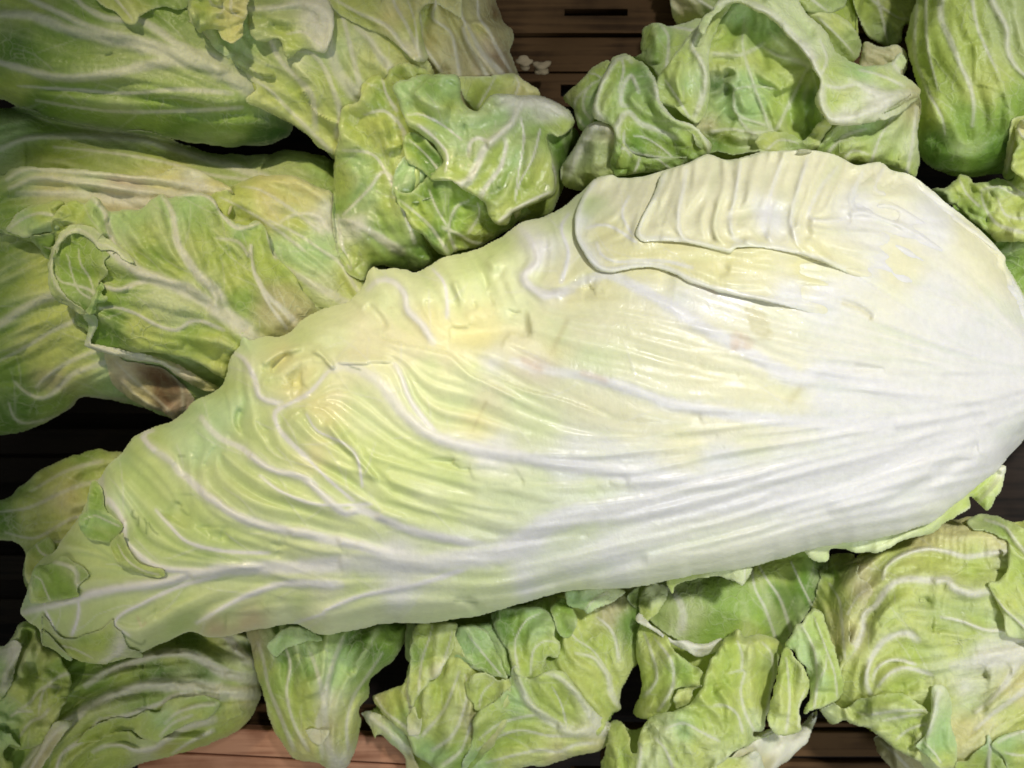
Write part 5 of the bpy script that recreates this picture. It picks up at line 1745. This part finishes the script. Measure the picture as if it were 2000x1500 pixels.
# pale green under leaves that peek out below it
leaf(hd, '''o I 740,200 780,300 830,345 870,352 915,340 921,285 1000,278 1060,300 1120,298 1180,302 1240,275 1300,240 1460,200 1520,170 1580,120 1700,50 F 1700,1400 1790,1480 1840,1420 1870,1370 1890,1300 1895,1220 1500,1250
v 6 3 5 F 1900,1230 1840,1320 1740,1430 1640,1500
v 5 3 5 I 1500,60 1300,160 1100,240
f 10 -12 F 1870,1260 1790,1350 1680,1460
c I 860,330,P 920,290,P 1100,290,P 1300,230,P 1500,170,S 1600,90,L F 1780,1400,L 1860,1330,L 1880,1250,W 1820,1440,G''', z=-66, eh=16, lic=(3, 8, 100), ruf=(2, 20), mat=MAT_PALE)
leaf(hd, '''o I -100,420 0,440 5,480 40,530 60,480 160,450 250,430 330,440 400,470 430,487 450,460 472,370 300,350
v 3 2 4 I 440,380 440,440 430,480
c I 430,450,P 300,420,P 100,450,L 20,500,L''', z=-60, eh=12, ruf=(2, 14))
leaf(hd, '''o ''' + TIP + ' ' + TOP + ' ' + BASE + ' ' + BOT + FLOWMAIN + '''
c S 1800,700,C 1300,900,C 300,1100,L''', z=-50, h=205, pw=.55, er=60, step=5, closed=True, name='heart', under=.5)
MAINV = '''
v 46 24 15 F 2150,780 1900,880 1600,1080 1300,1250 1000,1370 E 1500,1500 H 1100,290 900,330 700,360 400,360 150,365 0,380
v 22 8 13 H 300,350 0,375 G 1600,380 1400,385 1200,400 1080,420 950,455 800,480 640,500 500,530 430,560 350,580 250,600 130,632
v 16 9 12 H 500,340 300,260 100,220 G 1700,190 1550,165 1450,140 1350,105 1270,60 1190,0 D 1150,1395 1060,1310 1000,1260 950,1200 870,1148
v 9 7 10 D 870,1148 830,1110 800,1070 815,1040 850,1030
v 13 8 10 H 1000,260 600,180 300,60 E 200,1490 D 1700,1300 1550,1260 1480,1230 1400,1170 1330,1120 1240,1080 1170,1020 1125,960
v 11 8 12 G 1500,385 1300,400 1100,402 1000,398 900,385 820,350 760,305 700,240 690,190 690,140 650,60 600,0 D 590,1430 570,1340 562,1290
v 30 13 15 F 1700,930 1300,1150 800,1260 300,1320 E 1850,1285 1650,1250 1500,1230 1300,1200 1100,1160 900,1120 700,1060 560,960 470,850 400,760 300,700 200,670 150,690
v 9 6 9 E 720,1050 620,930 570,850 530,740 490,660
v 26 12 11 F 1500,880 1100,760 900,700 740,740 500,620 370,540 200,450 0,320 K 900,850 800,820 620,880
v 22 12 12 F 1750,900 1300,1000 800,985 450,955 200,915 0,875 E 1900,835 1700,770 1500,720 1300,690 1150,640
v 14 9 18 K 620,900 480,930 380,880 350,820 430,740 400,640 330,560
v 10 7 15 E 700,540 640,440 560,360 545,270 480,200 400,190 340,240
v 6 4 7 K 560,860 600,700 560,560 600,480
v 5 4 6 E 780,400 780,300 760,200 700,130
v 7 5 8 J 1150,850 1000,700 960,600 1000,560 1150,480 1260,360 1330,320
v 9 6 9 J 1000,540 880,500 850,400 790,290 740,260
v 5 4 6 J 1400,1080 1250,950 1100,800 1000,690
v 5 4 6 J 1500,1100 1200,1100 1000,1030 880,940
v 4 3 5 J 1450,1000 1400,800 1200,690 1140,600
v 7 4 6 G 1250,420 1050,470 900,530 780,590 680,640 640,700 720,760
v 12 5 7 G 1900,480 1600,470 1400,530 1250,600 1100,690
v 9 4 6 H 900,380 600,480 300,540 100,620 G 1800,640 1650,690
v 5 3 5 G 330,790 300,720 270,660 250,610
v 5 3 4 G 400,760 430,680 440,600 430,540
v 4 3 4 G 250,600 240,520 220,480
v 6 4 5 G 1500,300 1250,290 1050,240 950,150 870,60'''
leaf(hd, '''o ''' + TIP + ' ' + TOP + ' ' + BASE + ' ' + BOT + FLOWMAIN + MAINV + '''
f 24 -22 K 1200,860 1000,830 850,850 700,880 540,900
f 8 -10 F 1150,410 1080,350 950,300
x 13 8 6 S 2090,800 1950,860 1800,890 1600,950 1400,1010 1200,1060 1000,1100 850,1120 / S 2080,900 1960,1000 1820,1040 1620,1070 1400,1120 1200,1150 1000,1190 800,1210
x 12 9 6 S 2090,780 1950,840 1800,870 1600,930 1400,990 1200,1040 1000,1070 850,1085 / S 2080,740 1950,770 1800,800 1600,810 1400,830 1200,850 1000,830 900,790
x 9 9 5 S 2100,720 1950,700 1800,690 1650,670 1500,640 1350,620 1200,600 / S 2080,740 1950,770 1800,780 1650,770 1500,750 1350,720 1200,680
f 9 -12 J 1150,480 1210,400 1230,330
f 8 -10 J 1080,520 1110,430 1180,350
f 9 9 J 900,330 1000,260 1120,220
f 8 -10 J 780,560 760,640 800,740
f 8 -9 J 860,600 900,700 930,760
f 9 10 J 1180,240 1240,300 1300,340
f 9 -12 E 330,330 400,400 440,470
f 9 -12 E 580,200 640,280 660,360
f 8 -10 E 850,170 900,260 940,360
f 8 9 E 820,200 850,300 860,400
f 8 -9 E 960,160 1010,260 1040,340
f 10 12 K 150,720 250,850 320,1000
f 8 -9 K 60,700 120,830 200,960
f 9 -10 K 440,520 480,650 460,760
f 8 -9 J 600,420 680,380 740,300
f 8 -9 J 300,640 420,600 560,560
f 8 -8 J 1350,700 1480,860 1600,1000
f 8 8 J 1250,640 1400,820 1540,980
x 9 7 4 S 900,1060 750,1030 600,990 500,960 430,900 / S 1150,960 1000,940 850,900 700,850 600,780
x 7 7 4 S 700,1090 600,1075 500,1060 400,1020 320,960 / S 640,1050 560,1035 480,1005 400,960 350,915
f 26 -20 E 1250,450 1000,480 850,500 720,490
f 16 -16 E 660,340 760,300 900,380
f 14 -16 E 1180,380 1120,260 1060,100
f 20 -22 J 1250,300 1120,400 1000,470 900,450
f 14 -18 J 860,430 950,330 1050,250
f 12 -14 J 760,480 730,400 740,330
f 22 -20 J 930,820 960,680 1050,580
f 12 -14 J 1250,950 1100,830 1010,720
f 14 -16 J 830,820 640,700 560,650
f 10 -10 J 700,700 620,800 560,900
f 20 -18 J 400,1200 480,1050 460,920 400,860
f 12 -10 J 500,1000 520,850 500,720
f 26 -18 G 1900,300 1600,300 1300,230 1100,140
f 16 -14 H 200,420 0,410 G 1800,410 1500,420 1200,460
f 18 -18 G 1100,480 900,600 830,680
f 18 -14 G 1600,560 1350,640 1150,730
f 16 -14 E 400,1500 200,1350 0,1200
f 18 -12 E 1800,1330 1300,1290 800,1200 500,1080
f 14 -10 F 1300,1000 800,950 400,960 0,950
f 12 -10 F 1600,800 1200,700 900,660
f 16 -12 F 1800,950 1400,1150 1000,1300 500,1420
f 14 -10 F 1850,1050 1500,1300 1200,1430
f 12 -10 H 1900,330 1500,420 1100,540
f 10 -12 H 980,640 880,560 820,565
f 24 10 F 1500,1250 1200,1400 900,1480
s 24 11 E 1200,860 1000,760 900,710 800,610 720,590 590,560 430,520 410,450
s 14 8 E 160,660 390,652 480,645
s 12 8 E 1700,960 1400,850 1200,800 980,700
p T .75 F 455,345 540,350 570,420 585,520 520,515 460,450
p R .7 F 380,480 450,500 495,560 430,585 370,570
k R .6 7 E 1210,640 1260,670 1300,690
k R .5 7 E 1540,710 1620,735 1660,750
k T .55 6 E 1450,420 1400,520 1370,590
k T .5 4 E 1000,870 960,950 925,1030
k R .5 5 F 140,190 220,230 280,260
k T .5 4 F 990,320 1080,350 1150,410
k T .5 8 F 750,800 700,860
k K .5 2 G 775,100 770,150
k K .5 2 G 808,110 820,150 815,190
k K .5 2 G 830,130 850,170 880,195
k K .5 2 G 745,60 735,90 760,110
k K .5 2 J 1380,330 1440,350
k K .5 2 J 425,830 460,830
k T .7 3 G 770,660 790,710 810,690
k K .5 2.5 G 680,750 740,790 790,810 810,790
k T .35 2.5 E 75,915 110,890
k T .35 2 E 450,350 480,345
k K .4 2 H 820,568 890,572 950,580
p B .5 G 690,115 705,115 705,128 692,128
c F 1900,700,W 1700,500,W 1500,300,W 1300,100,C 1100,100,W 900,300,W 700,200,C 500,200,W 300,200,W 100,300,W 0,100,N 300,80,N 500,90,N 900,100,C 600,150,C
c F 1800,900,W 1500,1000,W 1000,1000,W 1700,1200,W 1200,1300,W 700,1300,W 300,1200,W 100,1100,C 200,700,C 500,800,C 700,800,C 200,500,C 900,800,W 400,1000,C
c C 1880,1470,C 1700,1300,C 1500,1250,W 1200,1050,C 1100,1150,W 900,1000,C 700,1000,C 500,900,C 300,900,C 100,1000,C 400,1200,C 200,1200,C 600,1200,W 800,1150,C 1000,950,C
c K 200,700,S 300,800,P 450,650,W 550,550,P 700,600,C 800,400,P 900,500,C 900,650,C 1100,500,C 1200,300,W 750,850,N 600,920,N 500,980,C 900,820,N 1200,900,C 1000,1000,C 1300,720,N 1100,750,N 800,1100,C 300,1000,P 100,900,P 100,1100,N
c E 400,250,P 600,250,P 700,450,N 900,480,N 1000,450,N 800,250,P 900,150,S 500,500,C 600,620,C 800,620,C 900,700,P 1000,650,W 1200,560,C 1400,500,P 1370,560,N 1500,500,C 1600,600,P 1200,850,P 700,700,P 850,800,P 600,780,P 1260,690,R 1000,900,C 950,980,N 1000,1150,W 1300,1000,P 1600,900,C 1800,1000,C 1900,1300,W 1500,1200,W 1700,1180,W
c E 300,850,P 100,900,N 50,760,Y 200,1100,Y 100,1300,Y 400,1200,Y 600,1180,Y 800,1250,Y 1000,1350,P 1300,1350,P 1600,1350,P 1900,1400,W 300,1400,P 700,1400,P 1000,1450,P
c J 900,150,S 800,200,A 1100,150,S 1300,180,P 1000,280,N 900,380,Y 1150,380,N 1050,480,N 850,300,P 1400,250,C 1450,150,C 1300,500,C 1200,550,N 1100,650,S 900,650,S 750,550,A 700,450,L 650,600,A 600,750,A 800,750,S 500,800,A 400,650,A 300,700,L 200,800,L 100,850,A 150,950,L 350,850,Y 300,1000,L 450,950,L 350,1100,L 600,950,S 700,1100,S 550,1150,L 400,1250,L 300,1350,L 200,1250,G 500,1350,L 700,1300,L 1000,1200,S 1000,1000,Y 1200,850,N 1150,1000,Y 1400,950,Y 1500,800,Y 1500,650,P 1600,1000,Y 1200,1150,S 600,1400,G 800,1400,L 100,1100,A 180,950,L 250,900,L
c G 200,450,G 300,500,G 350,420,G 150,580,A 150,680,G 250,700,L 350,650,L 450,650,S 500,720,L 600,800,S 700,750,S 800,650,S 600,550,L 900,600,Y 1100,560,Y 1000,680,L 1300,600,Y 1200,720,T 1500,550,Y 1700,550,Y 1400,680,T 1600,640,P 450,830,L 550,870,S 900,700,S 800,800,S 1000,500,L 1300,480,S 1900,600,P 1800,550,C 400,420,Y 550,350,Y 500,280,L 450,200,L 650,300,L 900,300,L 1000,350,L
c H 100,550,P 300,500,Y 500,500,W 300,650,P 600,620,P 800,500,P 900,450,Y 1000,400,Y 1000,560,P 800,640,P 1200,480,W 1100,580,P 1500,450,P 400,100,Y 600,130,Y 800,80,Y 1000,100,P 500,300,W 1200,250,W 1500,400,W 1700,300,W 1200,100,P 1500,100,P 900,200,P''',
     drape=1, gap=6, z=2, lic=(1.7, 6, 240), noise=(5, 190), crease=.5, sharp=1.6, tone=.6, ribc=.95, vh=.5, halo=.3,
     relief=(500, 1.35, 1150, .62), pal=PALM, br=(54, 80, 2.6, 1.8), er=46, eh=34, step=3, mat=MAT_PALE, net=.25, ruf=(1.5, 24),
     smooth_below=16, name='outer_leaf')
TOPA = 'C 740,832 850,842 950,865 1060,919 1130,912 1200,905 1260,947 1380,982 1480,1057 1560,1127 1700,1237 1820,1347 1895,1437'
CC = ''' c C 1880,1470,C 1700,1300,C 1500,1250,W 1200,1050,C 1100,1150,W 900,1000,C 700,1000,C 500,900,C 300,900,C 100,1000,C 400,1200,C 200,1200,C 600,1200,W 800,1150,C 1000,950,C F 1900,300,W 1700,200,W 1500,100,W 1300,100,W 1000,200,C 800,120,N 500,60,N 300,80,N 500,250,C 700,280,W 1900,500,W 1500,500,W'''
# the leaf wrapped over the upper right: its rim makes the long S fold
leaf(hd, '''o K 740,288 840,261 885,278 1000,273 1100,248 1250,203 1330,163 1390,148 1490,181 1600,158 1700,131 1900,125 ''' + TOPA + ''' F 1890,95 1945,190 1995,280 2050,390 2130,560 1900,640 1700,610 1500,560 1200,470 900,400 650,335 450,292 300,262 257,243 K 1270,862 1200,818 1080,778 980,782 830,808 750,785 690,705 645,620 636,520 656,420 700,335
v 8 7 7 F 700,330 650,320 450,277 300,247 K 1290,850 1200,803 1080,763 980,767 830,793 765,770 704,695 658,610 650,520 672,420 712,345 750,300
v 6 4 5 K 1290,780 1150,745 1000,740 860,745 780,700 760,640
v 5 4 6 K 980,640 860,560 780,540 700,560
v 4 3 4 K 960,600 900,480 940,380
f 12 -12 K 1500,800 1350,760 1200,745 1000,730 850,740
f 6 -8 K 700,560 780,500 860,470
f 6 -8 K 740,620 840,560 900,500
f 6 -7 K 760,660 860,620 920,560
f 7 -9 K 1000,600 1010,500 1060,400 1100,300
f 7 -9 K 800,700 900,640 970,540 1000,420
f 14 -10 F 1800,520 1300,390 800,250 400,180
f 12 -8 F 1900,450 1500,330 1000,180 600,90
''' + CC + '''
c K 700,420,S 760,320,C 900,400,C 800,600,N 900,700,N 1100,720,N 1000,500,C 1200,760,N 1400,800,N 1600,880,C 660,520,W 720,740,W 850,795,C''',
     drape=1, gap=9, z=0, er=14, eh=7, merge=(1500, 1800), lic=(2.6, 6, 120), crease=1.4, noise=(3, 90), tone=.5, ribc=.7, vh=1., frill=(2, 40), mat=MAT_PALE, net=.2,
     pal=PALM, ruf=(1.2, 30), smooth_below=6, br=(50, 60, 2.4, 2), name='outer_leaf')
# the pleated leaf above it
leaf(hd, '''o K 1130,245 1250,206 1330,166 1390,151 1490,184 1600,161 1700,134 1900,128 ''' + TOPA.replace('832', '835') + ''' F 1885,100 1935,200 1985,300 2030,420 1900,470 1700,440 1500,370 1300,270 1100,190 850,85 600,22 400,10 K 1500,698 1300,650 1150,630 1015,632 975,585 1020,470 1085,350
v 8 6 6 F 1000,130 850,70 600,8 400,-4 K 1500,684 1300,636 1150,616 1030,615 990,575 1035,470 1100,350 1140,260
v 7 5 8 K 1300,640 1230,600 1215,480 1240,340 1260,230
v 7 5 8 K 1640,640 1530,620 1500,520 1530,380 1560,200
v 6 5 7 K 1740,640 1690,560 1720,400 1790,180
v 6 5 7 K 1880,640 1840,520 1880,340 1940,150
v 7 5 8 C 1600,1430 1350,1280 1100,1190 950,1230 800,1210 860,1060 960,930
v 7 5 7 C 1700,1430 1450,1250 1250,1150 1090,1180 1030,1110 1100,960
v 7 5 7 C 1800,1430 1600,1270 1400,1150 1250,1090 1170,1050 1220,930
v 6 5 6 C 1850,1400 1600,1200 1430,1110 1330,1040
f 8 -14 K 1290,620 1280,520 1350,400 1420,300 1440,200
f 8 -12 K 1120,610 1050,590 1040,530 1110,400
f 7 -12 K 1590,630 1480,600 1460,500 1500,350 1510,220
f 8 -15 K 1690,610 1700,520 1760,330 1820,180
f 7 -12 K 1800,630 1770,540 1820,360 1880,160
f 8 -13 K 1950,620 1920,540 1980,380 C 880,1010 950,900
f 8 -13 C 1040,1230 960,1180 1000,1050 1060,950
f 7 -12 C 1300,1220 1150,1160 1110,1080 1160,950
f 7 -11 C 1500,1230 1300,1110 1240,1050 1290,980
f 7 -9 C 1600,1220 1420,1070 1400,1000
f 7 -9 C 1850,1440 1700,1330 1550,1230
f 8 -10 C 300,1210 500,1180 700,1200
f 6 -8 K 1400,640 1380,540 1420,420
f 10 8 C 700,1260 900,1290 1200,1300
''' + CC,
     drape=1, gap=7, z=0, er=12, eh=6, merge=(1600, 1900), lic=(3.0, 6, 110), crease=2.2, noise=(3, 90), tone=.5, ribc=.5, vh=1.1, frill=(2, 40), mat=MAT_PALE, net=.2,
     pal=PALM, ruf=(1.2, 30), smooth_below=6, br=None, name='outer_leaf')
# small folded lobes near the tip
leaf(hd, '''o M 720,560 780,580 810,680 820,770 880,830 950,880 960,930 860,1040 760,1030 690,1010 640,960 610,880 620,830 670,780 690,650
v 3 2 4 M 930,910 820,860 740,830 650,860
f 10 -16 M 680,860 800,900 940,930
c M 740,640,G 720,740,G 700,830,A 800,850,A 750,950,G 850,980,G 650,880,A''', drape=.8, z=20, gap=10, eh=12, ruf=(1.5, 18), lic=(3, 6, 50))
leaf(hd, '''o M 960,960 975,1010 1000,1080 1060,1170 1150,1220 1280,1250 1290,1310 1200,1310 1050,1270 920,1210 880,1120 860,1060 870,1020
v 3 2 3 M 1240,1290 1100,1250 980,1160 920,1050
c M 920,1020,S 900,1100,L 1000,1200,S 1150,1270,L''', drape=1, gap=9, eh=10, ruf=(1.5, 14), lic=(3, 6, 50))
leaf(hd, '''o M 400,1190 450,1150 520,1150 590,1190 650,1230 700,1290 640,1350 600,1400 620,1450 560,1470 400,1500 250,1520 220,1470 230,1380 250,1260 300,1220
v 8 5 9 M 640,1400 600,1350 600,1290 570,1240 500,1210 420,1190
v 3 2 4 M 390,1490 350,1400 320,1330 270,1300
f 16 -14 M 420,1290 480,1350 500,1440
c M 350,1280,G 450,1300,G 500,1380,G 400,1400,G 580,1200,S 300,1420,L 250,1350,A''', drape=1, gap=10, eh=14, ruf=(2, 16), lic=(3, 7, 60), quilt=3)
leaf(hd, '''o N 330,290 400,380 500,480 640,470 800,400 880,330 900,390 950,440 1000,540 1100,600 1120,640 920,640 820,690 700,680 560,640 430,560 340,540 320,440
v 10 6 7 N 960,520 930,590 860,640 780,680
v 3 2 3 N 450,540 580,570 720,640
f 12 -14 N 520,500 700,490 860,420
c N 400,450,S 360,520,S 600,500,G 560,600,L 700,560,L 800,500,L 850,620,S 950,580,W 1000,600,S 750,640,L''', drape=.8, z=-14, gap=4, eh=12, ruf=(2, 16), lic=(3.5, 7, 60))
leaf(hd, '''o N 330,430 400,470 480,560 545,620 570,650 540,665 470,620 440,590 380,560 330,530
c N 400,520,S 520,620,A''', drape=1, gap=8, eh=8, ruf=(1, 14))
